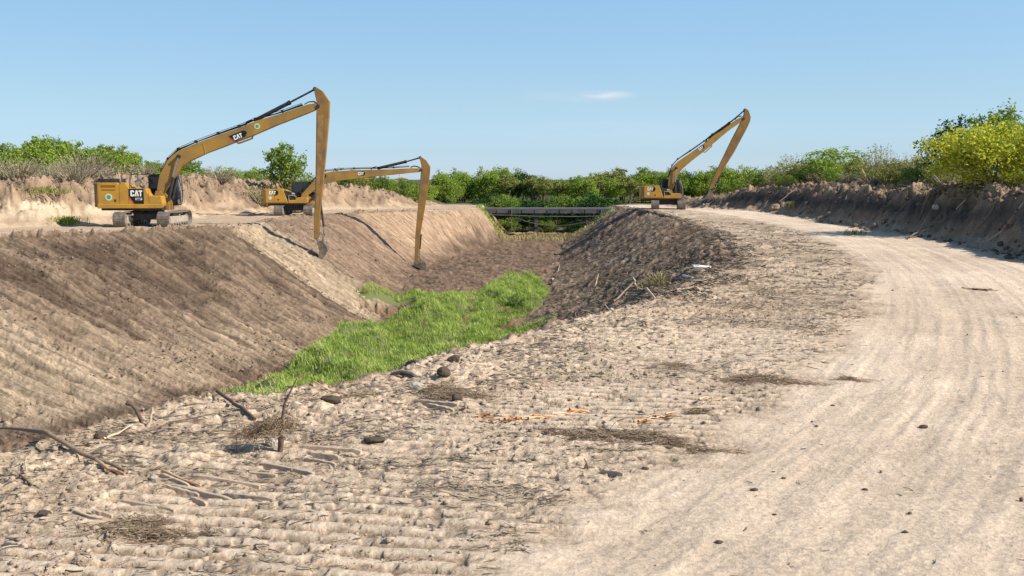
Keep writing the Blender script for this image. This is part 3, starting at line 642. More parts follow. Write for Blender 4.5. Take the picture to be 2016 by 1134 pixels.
def excavator(label, loc, yaw, tyaw, gen, A, rear=3.5, k=1.0):
    root = empty('excavator', loc, yaw); tag(root, label, 'excavator', 'long reach excavators digging the canal')
    cy_, sy_ = math.cos(yaw), math.sin(yaw)
    def PX(p, off=0.0):       # pixel of the photograph -> (x,z) in the plane of the boom
        d = ray(p[0], p[1])[0]; nrm = np.array([-sy_, cy_, 0]); o = np.array([loc[0], loc[1], 0])+nrm*off
        t = (nrm @ (o-np.array([0, 0, CAM_H])))/(nrm @ d); q = np.array([0, 0, CAM_H])+d*t
        return ((q[0]-loc[0])*cy_+(q[1]-loc[1])*sy_, q[2]-loc[2])
    # undercarriage turned under the house
    uc = MB().prism([(-1.0,-1.0), (1.0,-1.0), (1.0,1.0), (-1.0,1.0)], .45, .85, 'z'); uc.cyl((0, 0, 1.0), .72, .42, 'z', 28)
    for sx in (-1, 1):
        for s2 in (-1, 1): uc.prism([(sx*.4, s2*.3), (sx*1.5, s2*1.25), (sx*1.1, s2*1.35), (sx*.1, s2*.6)], .42, .74, 'z')
    u = fix_normals(uc.build('undercarriage', M['black'], root)); u.rotation_euler.z = tyaw-yaw
    L, H, Wd, G = (4.95, 1.02, .82, 2.9) if gen == 1 else (4.3, .88, .78, 2.55)
    for s_ in (-1, 1): make_track(root, s_*G/2, L, H, Wd, tyaw-yaw)
    hy = 1.5 if gen == 1 else 1.42
    hb = MB()
    if gen == 1:
        MB().box(-3.0, 1.0, -hy+.12, hy-.1, 1.08, 1.34).build('swing_deck', M['black'], root, .02)
        P = [(-3.2,1.36), (1.0,1.36), (1.05,1.55), (.98,2.0), (.9,2.05), (.22,2.05), (.08,2.25), (.0,2.5), (-.06,2.54), (-1.1,2.54), (-1.32,2.9), (-1.4,2.93), (-1.6,2.93), (-1.78,2.78), (-1.86,2.9), (-1.95,2.93), (-3.2,2.93)]
        fix_normals(hb.prism(P, -hy, -.55).build('side_housing', M['yellow'], root, .035))
        fix_normals(MB().prism([(-3.2,1.36), (-.6,1.36), (-.6,2.4), (-1.3,2.75), (-3.2,2.9)], -.545, hy).build('engine_cover', M['yellow'], root, .03))
        MB().box(-3.1, -1.98, -hy+.1, .8, 2.935, 3.2).build('engine_hood', M['black'], root, .05)
        pts = [(-3.0,-hy), (-3.0,hy)]+[(-3.0-.58*math.cos(a)**.7 if math.cos(a) > 0 else -3.0, hy*math.sin(a)) for a in np.linspace(1.45, -1.45, 15)]
        pts = [(-3.22, hy), (-3.4, hy*.93), (-3.5, hy*.75), (-3.56, hy*.4), (-3.58, 0), (-3.56, -hy*.4), (-3.5, -hy*.75), (-3.4, -hy*.93), (-3.22, -hy)]
        fix_normals(MB().prism(pts, 1.3, 2.88, 'z').build('counterweight', M['cw'], root, .04))
        sill = MB().prism([(-3.2,1.22), (.98,1.22), (1.1,1.3), (1.1,1.5), (-3.2,1.5)], -hy-.035, -hy+.1); fix_normals(sill.build('side_sill', M['yellow'], root, .03))
        g = MB()
        g.box(-2.95, -1.98, -hy-.005, -hy+.05, 2.6, 2.76); g.box(-2.9, -1.98, -hy-.005, -hy+.05, 2.4, 2.48)
        g.build('vent', mat('vent_recess', (.22,.10,.015), .7), root)
        sm_ = MB()
        for xx in (-3.12, -1.74, -1.14, .18): sm_.box(xx-.008, xx+.008, -hy-.004, -hy+.02, 1.52, 2.5 if xx > -1.2 else 2.85)
        sm_.box(-2.12, -1.96, -hy-.006, -hy+.02, 1.66, 1.82); sm_.build('panel_seam', mat('seam_shadow', (.10,.05,.01), .8), root)
        dp = fix_normals(MB().prism([(-1.12,2.52), (-.16,2.52), (-.16,1.52), (-.76,1.52), (-1.12,2.02)], -hy-.008, -hy+.02).build('decal_panel', M['decblk'], root))
        cat_letters(.40, M['white'], dp, (-.63, -hy-.012, 2.22))
        MB().prism([(-1.12,1.98), (-1.12,1.9), (-.84,1.52), (-.78,1.52)], -hy-.009, -hy+.02).build('red_stripe', M['red'], dp)
        MB().box(-.70, -.28, -hy-.010, -hy+.0, 1.77, 1.92).build('model_plate', M['white'], dp, .004)
        lettering('336F', .16, M['decblk'], dp, (-.49, -hy-.016, 1.845))
        st = MB().cyl((-2.44, -hy-.004, 1.97), .23, .012, 'y', 28).build('round_sticker', M['stk'], root)
        MB().cyl((-2.44, -hy-.008, 1.97), .14, .016, 'y', 24).build('sticker_centre', M['grn'], st)
        zc0, zc1, cx0, cx1 = 1.36, 3.5, -.45, 1.62
        # handrails, exhaust, filter
        hr = MB().tube([(-1.62,-hy+.1,2.9), (-1.62,-hy+.1,3.42), (-1.55,-hy+.1,3.5), (-1.15,-hy+.1,3.5), (-1.08,-hy+.1,3.42), (-1.08,-hy+.1,2.55)], .028, 8)
        hr.tube([(-1.0,-hy+.1,2.55), (-1.0,-hy+.1,3.42), (-.92,-hy+.1,3.46), (.1,-hy+.3,3.46)], .022, 8)
        hr.tube([(-1.62,.3,2.9), (-1.62,.3,3.5), (-1.08,.3,3.5), (-1.08,.3,2.6)], .022, 8)
        hr.build('handrail', M['black'], root)
        MB().tube([(-1.8,-1.0,2.9), (-1.8,-1.0,3.12), (-1.86,-1.0,3.2)], .09, 12).tube([(-1.5,-.7,2.9), (-1.5,-.7,3.14)], .14, 14).build('exhaust', M['steel'], root)
        MB().tube([(-.85,-.9,2.9), (-.5,-.9,3.02)], .16, 14).tube([(-.8,-.9,2.5), (-.8,-.9,2.9)], .05, 8).build('filter_housing', M['chrome'], root)  # silver air filter tube and its stem
        MB().tube([(-2.5,-.3,3.2), (-2.55,-.3,3.36), (-2.62,-.3,3.44)], .03, 6).build('exhaust_tip', M['black'], root)
    else:
        MB().box(-rear+.5, .95, -hy+.12, hy-.1, .86, 1.04).build('swing_deck', M['black'], root, .02)
        P = [(-rear+.3,1.06), (-.62,1.06), (-.70,1.35), (-1.02,2.22), (-1.1,2.28), (-rear+.3,2.30)]
        fix_normals(MB().prism(P, -hy, -.5).build('side_housing', M['yellow'], root, .04))
        P = [(-.60,1.06), (.95,1.06), (1.05,1.15), (1.05,1.50), (.98,1.56), (.15,1.56), (.05,1.46), (.0,1.36), (-.60,1.34)]
        fix_normals(MB().prism(P, -hy, -.5).build('tank_box', M['yellow'], root, .035))
        fix_normals(MB().prism([(-rear+.3,1.06), (-.3,1.06), (-.3,1.9), (-1.0,2.24), (-rear+.3,2.26)], -.495, hy).build('engine_cover', M['yellow'], root, .03))
        r0 = rear-.28
        pts = [(-r0, hy), (-r0-.14, hy*.93), (-r0-.21, hy*.75), (-r0-.27, hy*.4), (-r0-.28, 0), (-r0-.27, -hy*.4), (-r0-.21, -hy*.75), (-r0-.14, -hy*.93), (-r0, -hy)]
        fix_normals(MB().prism(pts, 1.0, 2.27, 'z').build('counterweight', M['yellow'], root, .04))
        fix_normals(MB().prism([(-.68,1.36), (-.02,1.38), (.04,1.48), (-.3,2.0), (-.98,2.18)], -hy+.1, -.5).build('pump_bay', M['black'], root, .02))
        MB().tube([(-.55,-hy+.06,1.36), (-.55,-hy+.06,1.74), (-.1,-hy+.06,1.74), (.1,-hy+.06,1.6)], .04, 8).tube([(-.3,-hy+.12,1.9), (-.05,-hy+.12,1.86)], .09, 10).build('handrail', M['frame'], root)
        MB().box(-1.5, -1.05, -hy+.03, -.8, 2.30, 2.37).build('hatch', M['yellow'], root, .02)
        MB().tube([(-1.0,-.2,2.2), (-1.0,-.2,2.62)], .05, 8).build('exhaust', M['black'], root)
        MB().tube([(-1.05,.2,2.2), (-1.06,.2,2.75), (-1.1,.2,2.95)], .02, 6).build('antenna', M['black'], root)
        dp = MB().cyl((-rear+1.18, -hy-.004, 1.98), .25, .01, 'y', 24).build('decal_disc', M['decblk'], root)
        cat_letters(.30, M['white'], dp, (-rear+.92, -hy-.014, 1.98), 0, False)
        st = MB().cyl((-rear+.72, -hy-.004, 1.52), .15, .012, 'y', 24).build('round_sticker', M['plastic'], root)
        MB().cyl((-rear+.72, -hy-.008, 1.52), .09, .016, 'y', 20).build('sticker_centre', M['stk'], st)
        MB().box(-1.52, -1.38, -hy-.006, -hy+.02, 1.32, 1.44).build('latch', M['decblk'], root)
        sm_ = MB().box(-1.75, -1.735, -hy-.004, -hy+.02, 1.16, 2.2); sm_.box(-rear+.32, -.7, -hy-.012, -hy+.02, 1.15, 1.165)
        sm_.build('panel_seam', mat('seam_shadow', (.10,.05,.01), .8), root)
        zc0, zc1, cx0, cx1 = 1.05, 2.95, -.55, 1.38
    # cab on the far (left) side
    cl_ = cx1-cx0
    P = [(cx0, zc0), (cx1-.15, zc0), (cx1, zc0+.25), (cx1, zc0+.9), (cx1-.22, zc1-.12), (cx1-.34, zc1), (cx0+.08, zc1), (cx0, zc1-.15)]
    cab = fix_normals(MB().prism(P, .55, hy+.02).build('cab', M['black'], root, .04))
    PG = [(cx0+.14, zc0+.75), (cx0+cl_*.46, zc0+.7), (cx0+cl_*.46, zc1-.2), (cx0+.16, zc1-.2)]
    PG2 = [(cx0+cl_*.52, zc0+.35), (cx1-.14, zc0+.35), (cx1-.12, zc0+.85), (cx1-.32, zc1-.2), (cx0+cl_*.52, zc1-.2)]
    MB().prism(PG, .542, .56).prism(PG2, .542, .56).build('window', M['glass'], cab)
    MB().add([(cx1+.004, .66, zc0+.35), (cx1+.004, hy-.08, zc0+.35), (cx1+.004, hy-.08, zc0+.88), (cx1+.004, .66, zc0+.88)], [(0,1,2,3)]).add([(cx1, .66, zc0+.95), (cx1, hy-.08, zc0+.95), (cx1-.2, hy-.08, zc1-.18), (cx1-.2, .66, zc1-.18)], [(0,1,2,3)]).build('windshield', M['glass'], cab)
    MB().tube([(cx1-.05,.6,zc0+.1), (cx1+.14,.6,zc0+.2), (cx1+.12,.6,zc0+1.0), (cx1-.12,.6,zc1-.1)], .03, 6).tube([(cx1-.05,hy-.05,zc0+.1), (cx1+.12,hy-.05,zc0+.2), (cx1-.1,hy-.05,zc1-.1)], .03, 6).build('window_guard', M['frame'], cab)
    MB().box(cx1-.06, cx1+.02, .3, .52, zc0+.15, zc0+.4).build('step_lamp', M['chrome'], root, .02)
    # pixel shaped boom and stick: solid box sections with real width
    bw = .30 if gen == 1 else .26
    bo = [PX(p) for p in A['boom']]
    if gen == 1: bo = [(x, z) for x, z in bo]
    boom = fix_normals(MB().prism(bo, -bw, bw).build('boom', M['boomy'], root, .03))
    stk = fix_normals(MB().prism([PX(p) for p in A['stick']], -bw*.8, bw*.8).build('stick', M['sticky'], root, .03))
    # web stiffeners / pins
    pn = MB()
    for p in A['pins']: q = PX(p); pn.cyl((q[0], 0, q[1]), .13*k, bw*2.35, 'y', 18)
    pn.build('pivot_pin', M['black'], boom)
    fp = A['foot']; q = PX(fp)
    MB().prism([(q[0]-.55, 1.1 if gen == 1 else .9), (q[0]+.75, 1.1 if gen == 1 else .9), (q[0]+.7, q[1]-.55), (q[0]+.15, q[1]+.12), (q[0]-.15, q[1]+.12)], -.42, -.32).prism([(q[0]-.55, 1.1 if gen == 1 else .9), (q[0]+.75, 1.1 if gen == 1 else .9), (q[0]+.7, q[1]-.55), (q[0]+.15, q[1]+.12), (q[0]-.15, q[1]+.12)], .32, .42).build('boom_bracket', M['boomy'], root, .01)
    # hoses on top of boom
    top = [PX(p) for p in A['top']]
    hz = MB()
    for dy in (-.2, -.07, .07, .2):
        pts = [(a, dy, b+.06+.02*math.sin(i*2+dy*9)) for i, (a, b) in enumerate(top)]; hz.tube(pts, .03*k, 6)
    hz.tube([(a, -.26, b+.15) for a, b in top], .018, 5)
    for a, b in top[1:-1:1]: hz.box(a-.05, a+.05, -.3, .28, b-.0, b+.17)
    lp = [PX(p) for p in A['loop']]; hz.tube([(a, -.15, b) for a, b in lp], .035, 6).tube([(a, .15, b) for a, b in lp], .035, 6)
    lp = [PX(p) for p in A['loop2']]; hz.tube([(a, -.22, b) for a, b in lp], .035, 6).tube([(a, .12, b+.05) for a, b in lp], .03, 6)
    hz.build('hydraulic_hose', M['hose'], boom)
    # rams
    r_ = .105 if gen == 1 else .10
    cylinder_ram(root, *[PX(p) for p in A['stick_ram']], r_*1.25, 'stick_cylinder')
    for s_ in (-1, 1): cylinder_ram(root, *[PX(p) for p in A['boom_ram']], r_*.95, 'boom_cylinder', s_*(bw+.16))
    cylinder_ram(root, *[PX(p) for p in A['bucket_ram']], r_*.72, 'bucket_cylinder')
    # linkage
    lk = MB(); q = [PX(p) for p in A['link']]
    for s_ in (-1, 1):
        for i in range(len(q)-1): lk.tube([(q[i][0], s_*.16, q[i][1]), (q[i+1][0], s_*.16, q[i+1][1])], .05, 6)
    lk.build('bucket_linkage', M['dirtyb'], root)
    # underside bracket of the boom
    q = [PX(p) for p in A['bracket']]; ub = MB(); ub.tube([(a, -.2, b) for a, b in q], .045, 6).tube([(a, .2, b) for a, b in q], .045, 6); ub.build('boom_guard', M['boomy'], boom)
    # bucket: curved shell between two side plates
    bk = [PX(p) for p in A['bucket']]; hw = .45 if gen == 1 else .5
    shell = MB(); n = A['shell']
    arc = bk[:n]; cen = np.mean(np.array(bk), 0)
    inner = [tuple(np.array(p)+(cen-np.array(p))*.09) for p in arc]
    for i in range(n-1): shell.prism([arc[i], arc[i+1], inner[i+1], inner[i]], -hw, hw)
    bko = fix_normals(shell.build('bucket', M['dirtyb'], root, .0))
    sp = MB().prism(bk, -hw-.03, -hw+.001).prism(bk, hw-.001, hw+.03); fix_normals(sp.build('side_plate', M['dirtyb'], bko))
    te = MB(); a, b = A['teeth']; a = np.array(PX(a)); b = np.array(PX(b)); dd = (b-a)/np.linalg.norm(b-a); nn = np.array([-dd[1], dd[0]])*.05
    for i in range(5):
        yy = -hw+.08+i*(2*hw-.16)/4; te.prism([tuple(a-nn), tuple(a+nn), tuple(b)], yy-.05, yy+.05)
    fix_normals(te.build('tooth', M['pale'], bko))
    # decals on the boom
    q0 = PX(A['decal'][0]); q1 = PX(A['decal'][1]); an = math.atan2(q1[1]-q0[1], q1[0]-q0[0]); Ld = math.hypot(q1[0]-q0[0], q1[1]-q0[1]); mid_ = ((q0[0]+q1[0])/2, (q0[1]+q1[1])/2)
    h_ = A['decal'][2]
    d = MB().prism([(-Ld/2, h_/2), (-Ld*.30, -h_/2), (Ld*.32, -h_/2*.7), (Ld/2, h_*.12), (Ld*.36, h_/2)] if gen == 1 else [(-Ld*.1+.5*h_*math.cos(t), .5*h_*math.sin(t)) for t in np.linspace(0, 6.0, 18)], -.004, .01)
    do = d.build('decal', M['decblk'], boom); do.matrix_basis = Matrix.Translation((mid_[0], -bw-.003, mid_[1])) @ Matrix.Rotation(-an, 4, 'Y')
    cat_letters(h_*.62, M['white'], do, (-Ld*.05 if gen == 1 else -Ld*.3, -.008, 0), 0, False)
    for c_ in [o for o in COL.objects if o.parent == do]: c_.parent = boom; c_.matrix_basis = do.matrix_basis @ c_.matrix_basis
    if gen == 1:
        MB().prism([(-Ld/2, h_*.42), (-Ld/2-.02, h_*.2), (-Ld*.32, -h_/2), (-Ld*.28, -h_/2)], -.006, 0).build('red_stripe', M['red'], boom).matrix_basis = do.matrix_basis.copy()
        q = PX((508, 249)); s1 = boom; MB().cyl((q[0], -bw-.004, q[1]), .19, .012, 'y', 24).build('round_sticker', M['stk'], boom)
        MB().cyl((q[0], -bw-.010, q[1]), .11, .012, 'y', 20).build('sticker_centre', M['grn'], s1)
        w1 = PX((402, 282)); w2 = PX((407, 303)); MB().tube([(w1[0], -bw, w1[1]), (w2[0], -bw, w2[1])], .025, 6).build('weld_rib', M['boomy'], boom)
    # reinforcement on the elbow of the stick and worn strip
    if 'wear' in A:
        fix_normals(MB().prism([PX(p) for p in A['wear']], -bw*.8-.012, -bw*.8+.01).build('wear_plate', M['boomw'], stk))
    return root
M['boomw'] = mat('worn_boom_paint', (.34,.19,.06), .6, (2.2, (.17,.10,.05), .7))
E1 = dict(
 boom=[(310,382),(313,362),(316,345),(331,317),(341,306),(352,297.6),(386,283),(430,266.5),(471,252.6),(503.5,239),(556,223.5),(607,206),(622,203.5),(628,210),(620,217.5),(601,225.6),(548,246),(497,268),(465,280),(440,290),(407.5,302),(376,317),(360,328),(349,342.5),(339,357),(328,372),(319,386)],
 stick=[(618.5,174),(624,172.5),(635,179),(649.5,200),(648.5,230),(645,270),(641,316),(637,360),(632,408),(627.5,468),(619,470),(619.5,415),(621.5,369),(622.7,300),(623.5,226),(624.5,202),(620,183)],
 wear=[(626,228),(638,226),(633,330),(627,410),(623,410),(624,330)],
 pins=[(627,210),(355,308),(314.5,378)], foot=(314.5,379),
 top=[(318,340),(332,315),(352,296),(386,281.5),(430,265),(471,251),(503.5,237),(556,222),(596,208)],
 loop=[(482,247),(487,240),(495,236.5),(503,237),(510,233)], loop2=[(600,206),(608,201.5),(618,200.5),(626,206)],
 stick_ram=[(504,236),(572,201),(620.5,175.5)], boom_ram=[(336,392),(345.5,349),(355,308)], bucket_ram=[(631,399),(637.5,446),(637,462)],
 link=[(628,458),(637,462),(636,477),(629,478),(622,468)], bracket=[(465,278),(469,282.5),(496,272.5),(497,267)],
 bucket=[(632,473),(639,477),(645,484),(645.8,491),(641,500),(634,510),(627,519),(628,508),(630,492),(626,477)], shell=7, teeth=((626.5,520),(624,528)),
 decal=[(455,275),(489,262),.50])
E2 = dict(
 boom=[(597.5,379),(619,355),(637.6,341),(651,338),(697,335),(738.5,334),(775,333),(809.6,331),(825,331),(829,335),(826,339),(816.5,339.5),(775,344),(741,347),(700,352),(660.5,357),(637.6,362),(624,371),(603,388)],
 stick=[(825.7,310),(830,309),(839.5,316),(847.5,328.7),(845.5,353),(837,407),(828,460.5),(823.4,513),(816,518),(817.7,465),(823.4,398.6),(828,346),(829.5,325)],
 pins=[(829,335),(641,346),(600,382)], foot=(600,382),
 top=[(610,362),(624,349),(640,338),(660,335.5),(697,333.5),(738,332.5),(775,331.5),(806,329.5)],
 loop=[(730,334),(734,330),(740,328),(746,331)], loop2=[(808,330),(815,327.5),(822,328.5),(828,332)],
 stick_ram=[(745.4,331),(800.5,318),(827,310.5)], boom_ram=[(615,392),(628,370),(641,347)], bucket_ram=[(829,463),(826.5,490),(825.5,505)],
 link=[(821,500),(825.5,505),(829,512),(823,517),(819,515)], bracket=[(716,349),(717,352),(735,351),(736,348)],
 bucket=[(822,514),(829,513),(836,514),(839.5,520),(839,528),(838,534),(831,535),(826,527),(816,524),(814,518)], shell=7, teeth=((834,534),(827,536)),
 decal=[(707,342),(726,341.5),.42])
E3 = dict(
 boom=[(1316,378.5),(1315,362),(1317.5,343),(1325,328),(1335.5,317.6),(1360,301),(1388,281),(1402.4,268),(1422.7,255),(1449,236),(1459,230.5),(1465,234),(1455,242.6),(1433,258),(1402,284),(1384,299.4),(1362,316),(1343.6,332),(1333.4,345),(1328,362),(1321,380)],
 stick=[(1465.5,216),(1468,213.5),(1473.4,218),(1477.5,230.4),(1476.4,238),(1471,250.7),(1445,299.4),(1420.7,338),(1402.4,370.4),(1395,374),(1401,356),(1417.5,321.7),(1440,275),(1458,240.6),(1463.5,229)],
 pins=[(1463,234),(1331,331),(1318,376)], foot=(1318,376),
 top=[(1315,350),(1323,327),(1334,315),(1358,299),(1386,279.5),(1402,266),(1422,253),(1446,235.5)],
 loop=[(1389,280),(1392,274),(1396,270),(1400,270)], loop2=[(1446,236),(1452,230),(1459,229),(1463,231)],
 stick_ram=[(1397,272),(1437,241.5),(1466.5,216.5)], boom_ram=[(1328,388),(1329,358),(1331,331)], bucket_ram=[(1421,336),(1412.5,361),(1409,370)],
 link=[(1401,366),(1409,370),(1405,376),(1399,378),(1396,374)], bracket=[(1385,299),(1388,300),(1401,288),(1401,285)],
 bucket=[(1394,375),(1400,377),(1403.5,383),(1403.5,388),(1400,391),(1390,392),(1381,392.5),(1386,388),(1392,381)], shell=7, teeth=((1383,392),(1377,394)),
 decal=[(1376,294),(1391,284),.42])
g1 = excavator('nearest and largest yellow long reach excavator, with dark engine hood, left of the canal', (-24.4, 69.3, .02), R(3), R(90), 1, E1)
g2 = excavator('middle yellow excavator on the left bank, its long boom held almost level', (-18.9, 89.8, .02), R(4), R(91), 2, E2, 2.85)
g3 = excavator('far yellow excavator on the right bank with its long boom raised steeply', (15.55, 101.5, .22), R(-2), R(82), 2, E3, 2.85)

# ------------------------------------------------------------------ bridge over the canal
def build_bridge():
    Yb = 133.0; s = FPX/Yb; X = lambda px: (px-1008)/s*1.0; Z = lambda py: CAM_H-(py-352)/s
    root = empty('footbridge', (X(1086), Yb, Z(460))); tag(root, 'long dark weathered bridge crossing the far end of the canal', 'bridge')
    ox, oz = X(1086), Z(460); x = lambda p: X(p)-ox; z = lambda p: Z(p)-oz
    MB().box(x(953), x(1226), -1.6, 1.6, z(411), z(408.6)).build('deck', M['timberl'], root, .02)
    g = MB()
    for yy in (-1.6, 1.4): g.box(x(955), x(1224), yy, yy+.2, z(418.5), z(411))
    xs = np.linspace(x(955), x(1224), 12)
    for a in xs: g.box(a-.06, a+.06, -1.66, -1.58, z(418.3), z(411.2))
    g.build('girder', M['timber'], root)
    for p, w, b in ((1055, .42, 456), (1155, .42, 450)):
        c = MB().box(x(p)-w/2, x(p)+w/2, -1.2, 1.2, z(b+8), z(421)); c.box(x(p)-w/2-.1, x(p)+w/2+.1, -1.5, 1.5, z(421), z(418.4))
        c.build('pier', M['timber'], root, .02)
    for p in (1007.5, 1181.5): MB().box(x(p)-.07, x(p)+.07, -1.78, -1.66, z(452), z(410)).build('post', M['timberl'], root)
    pp = MB().tube([(x(972), -1.9, z(421.5)), (x(1060), -1.9, z(424.5)), (x(1140), -1.9, z(425)), (x(1212), -1.9, z(423))], .07, 8)
    pp.build('pipe', M['timber'], root)
    MB().tube([(x(1015), -1.9, z(427)), (x(1035), -1.9, z(434)), (x(1060), -1.9, z(440.5)), (x(1092), -1.9, z(443)), (x(1120), -1.9, z(441)), (x(1155), -1.9, z(435)), (x(1180), -1.9, z(426))], .05, 8).build('cable', M['timber'], root)
    for p in (1217, 1226, 1234): MB().box(x(p)-.06, x(p)+.06, -1.75, -1.62, z(421), z(404)).build('rail_post', M['timber'], root)
    MB().tube([(x(1217), -1.8, z(405.5)), (x(1234), -1.8, z(405.5))], .05, 6).build('end_rail', M['timber'], root)
    MB().box(x(939), x(952.5), -1.7, 1.7, z(411.5), z(405)).build('abutment', M['farw'], root, .04)
build_bridge()

# ------------------------------------------------------------------ plants
def tubes_np(P0, segs, r0, r1, k=3):
    """P0 (n,s,3) polylines -> tubes with k sides"""
    n, s, _ = P0.shape; d = np.gradient(P0, axis=1); d /= np.linalg.norm(d, axis=2, keepdims=True)+1e-9
    ref = np.where(np.abs(d[..., 2:3]) > .9, np.array([1., 0, 0]), np.array([0, 0, 1.])); a = np.cross(d, ref); a /= np.linalg.norm(a, axis=2, keepdims=True)+1e-9; b = np.cross(d, a)
    r = np.asarray(r0).reshape(-1, 1)*(1-np.linspace(0, 1, s))[None, :]+np.asarray(r1).reshape(-1, 1)*np.linspace(0, 1, s)[None, :]
    V = np.stack([P0+(a*math.cos(2*math.pi*j/k)+b*math.sin(2*math.pi*j/k))*r[..., None] for j in range(k)], 2)  # n,s,k,3
    idx = np.arange(n*s*k).reshape(n, s, k); F = []
    for j in range(k):
        F.append(np.stack([idx[:, :-1, j], idx[:, :-1, (j+1) % k], idx[:, 1:, (j+1) % k], idx[:, 1:, j]], -1).reshape(-1, 4))
    F = np.stack(F, 1).reshape(-1, 4)
    return V.reshape(-1, 3), F, np.repeat(np.arange(n), (s-1)*k)
def leaves(C, size, rg, aspect=.5):
    """quads at centres C"""
    n = len(C); a = rg.normal(size=(n, 3)); a /= np.linalg.norm(a, axis=1)[:, None]; b = np.cross(a, rg.normal(size=(n, 3))); b /= np.linalg.norm(b, axis=1)[:, None]
    s = size*(.6+.8*rg.random((n, 1))); w = s*aspect
    V = np.stack([C-a*s, C-b*w+a*s*.1, C+a*s, C+b*w+a*s*.1], 1).reshape(-1, 3)
    return V, np.arange(n*4).reshape(n, 4)
def limb(p, q, n, rg, wob):
    t = np.linspace(0, 1, n)[:, None]; P = p+(q-p)*t; P[1:-1] += rg.normal(size=(n-2, 3))*wob; return P
def make_tree(name, seed, H, Wd, mt, nl, ls, low=.18, lobes=9, stems=3, bark='bark', parts=True, open_=.0, mt2=None, f2=0):
    rg = np.random.default_rng(seed); root = empty(name)
    T = MB(); tips = []
    for i in range(stems):
        a = rg.random()*6.28; q = np.array([math.cos(a)*Wd*.22, math.sin(a)*Wd*.22, H*.5*(.8+.4*rg.random())])
        P = limb(np.array([math.cos(a)*.1, math.sin(a)*.1, -.3]), q, 5, rg, .06*H*.3); T.tube([tuple(p) for p in P], list(np.linspace(.035*H*.55, .012*H*.6, 5)), 7); tips.append(q)
    cs = []
    for i in range(lobes):
        a = rg.random()*6.28+i*2.4; rr = Wd/2*(.15+.62*rg.random()**.6); zz = H*(low+.16+(.80-low-.16)*rg.random()**.8)
        zz = min(zz, H*(.86-.35*(rr/(Wd/2))**2)); c = np.array([math.cos(a)*rr, math.sin(a)*rr, zz]); cs.append((c, Wd*.19*(.7+.6*rg.random())))
        t0 = tips[i % len(tips)]; P = limb(t0*.85, c, 4, rg, .04*H*.3); T.tube([tuple(p) for p in P], [.013*H*.6, .01*H*.5, .007*H*.5, .004*H*.4], 5)
    cs.append((np.array([0, 0, H*.84]), Wd*.17)); cs.append((np.array([Wd*.1, 0, H*.6]), Wd*.26))
    T.build('trunk', M[bark], root)
    w = np.array([c[1]**2 for c in cs]); w /= w.sum(); pick = rg.choice(len(cs), nl, p=w)
    cc = np.array([c[0] for c in cs])[pick]; rad = np.array([c[1] for c in cs])[pick]
    d = rg.normal(size=(nl, 3)); d /= np.linalg.norm(d, axis=1)[:, None]
    rr = rad*(rg.random(nl)**.45)*(1+.25*rg.normal(size=nl)*.6)
    # leaf sprays: pull leaves into sub-clumps so that gaps open between them
    C = cc+d*rr[:, None]*np.array([1.15, 1.15, .85])
    k = max(8, nl//38); sub = C[rg.integers(0, nl, k)]
    near = rg.integers(0, k, nl)
    mixm = rg.random(nl) < .62+open_*.3
    C[mixm] = sub[near[mixm]]+rg.normal(size=(mixm.sum(), 3))*Wd*.034*np.array([1, 1, .8])
    C[:, 2] = np.maximum(C[:, 2], H*low*.6)
    V, F = leaves(C, ls, rg)
    crown = npmesh('crown', V, F, M[mt], root, rnd=np.clip(rg.normal(.5, .25, nl), 0, 1))
    if mt2:
        C2 = C[rg.random(nl) < f2]*np.array([1.04, 1.04, 1.02])+rg.normal(size=(1, 3))*.02; V, F = leaves(C2, ls*.95, rg, .6); npmesh('blossom', V, F, M[mt2], root, rnd=np.clip(rg.normal(.55, .28, len(C2)), 0, 1))
    return root
def kids(o): return [c for c in PROTO_CH.get(o.name, [])]
PROTO_CH = {}
def reg(root):
    PROTO_CH[root.name] = [o for o in COL.objects if o.parent == root]; root['_used'] = 0; return root
def place(root, loc, rz, sc, label, cat, group=None):
    if root['_used'] == 0:
        r = root; root['_used'] = 1
    else:
        r = root.copy(); COL.objects.link(r)
        for c in PROTO_CH[root.name]:
            d = c.copy(); COL.objects.link(d); d.parent = r
    r.location = loc; r.rotation_euler = (0, 0, rz); r.scale = sc if isinstance(sc, tuple) else (sc,)*3
    tag(r, label, cat, group); return r
protos = []
def wpos(px, D): return (px-1008)/FPX*D*1.0
# unit trees: 5 m high
far_p = [reg(make_tree('mesquite_tree', 100+i, 5, 5.2+.5*(i % 3), ['mesq2', 'mesq', 'mesq2', 'mesq', 'mesq2'][i], 6000, .115, .02, 9, 3, open_=.5)) for i in range(5)]
far_p.append(reg(make_tree('mesquite_tree', 131, 5, 5.0, 'dark', 6000, .115, .02, 9, 3, open_=.5)))
far_p.append(reg(make_tree('mesquite_tree', 132, 5, 3.8, 'olive', 4200, .11, .05, 8, 4, open_=.8)))
ntree = 0
def far_row(px0, px1, D0, D1, tops, n, label, group, seed, zbase=None, wmul=1.0, pick=None):
    global ntree
    rg = np.random.default_rng(seed)
    for i in range(n):
        px = px0+(px1-px0)*(i+.5+rg.uniform(-.3, .3))/n; D = rg.uniform(D0, D1); x = wpos(px, D)
        zb = (float(gz(x, min(D, 163)))-.1) if zbase is None else zbase
        zt = CAM_H-(np.interp(px, *zip(*tops))-352)/FPX*D
        h = max(1.2, (zt-zb)*rg.uniform(.72, 1.12))/5*1.07
        p = far_p[rg.integers(0, len(far_p))] if pick is None else far_p[pick[rg.integers(0, len(pick))]]
        place(p, (x, D, zb), rg.uniform(0, 6.28), (h*wmul*rg.uniform(.85, 1.2),)*2+(h,), label, 'tree', group)
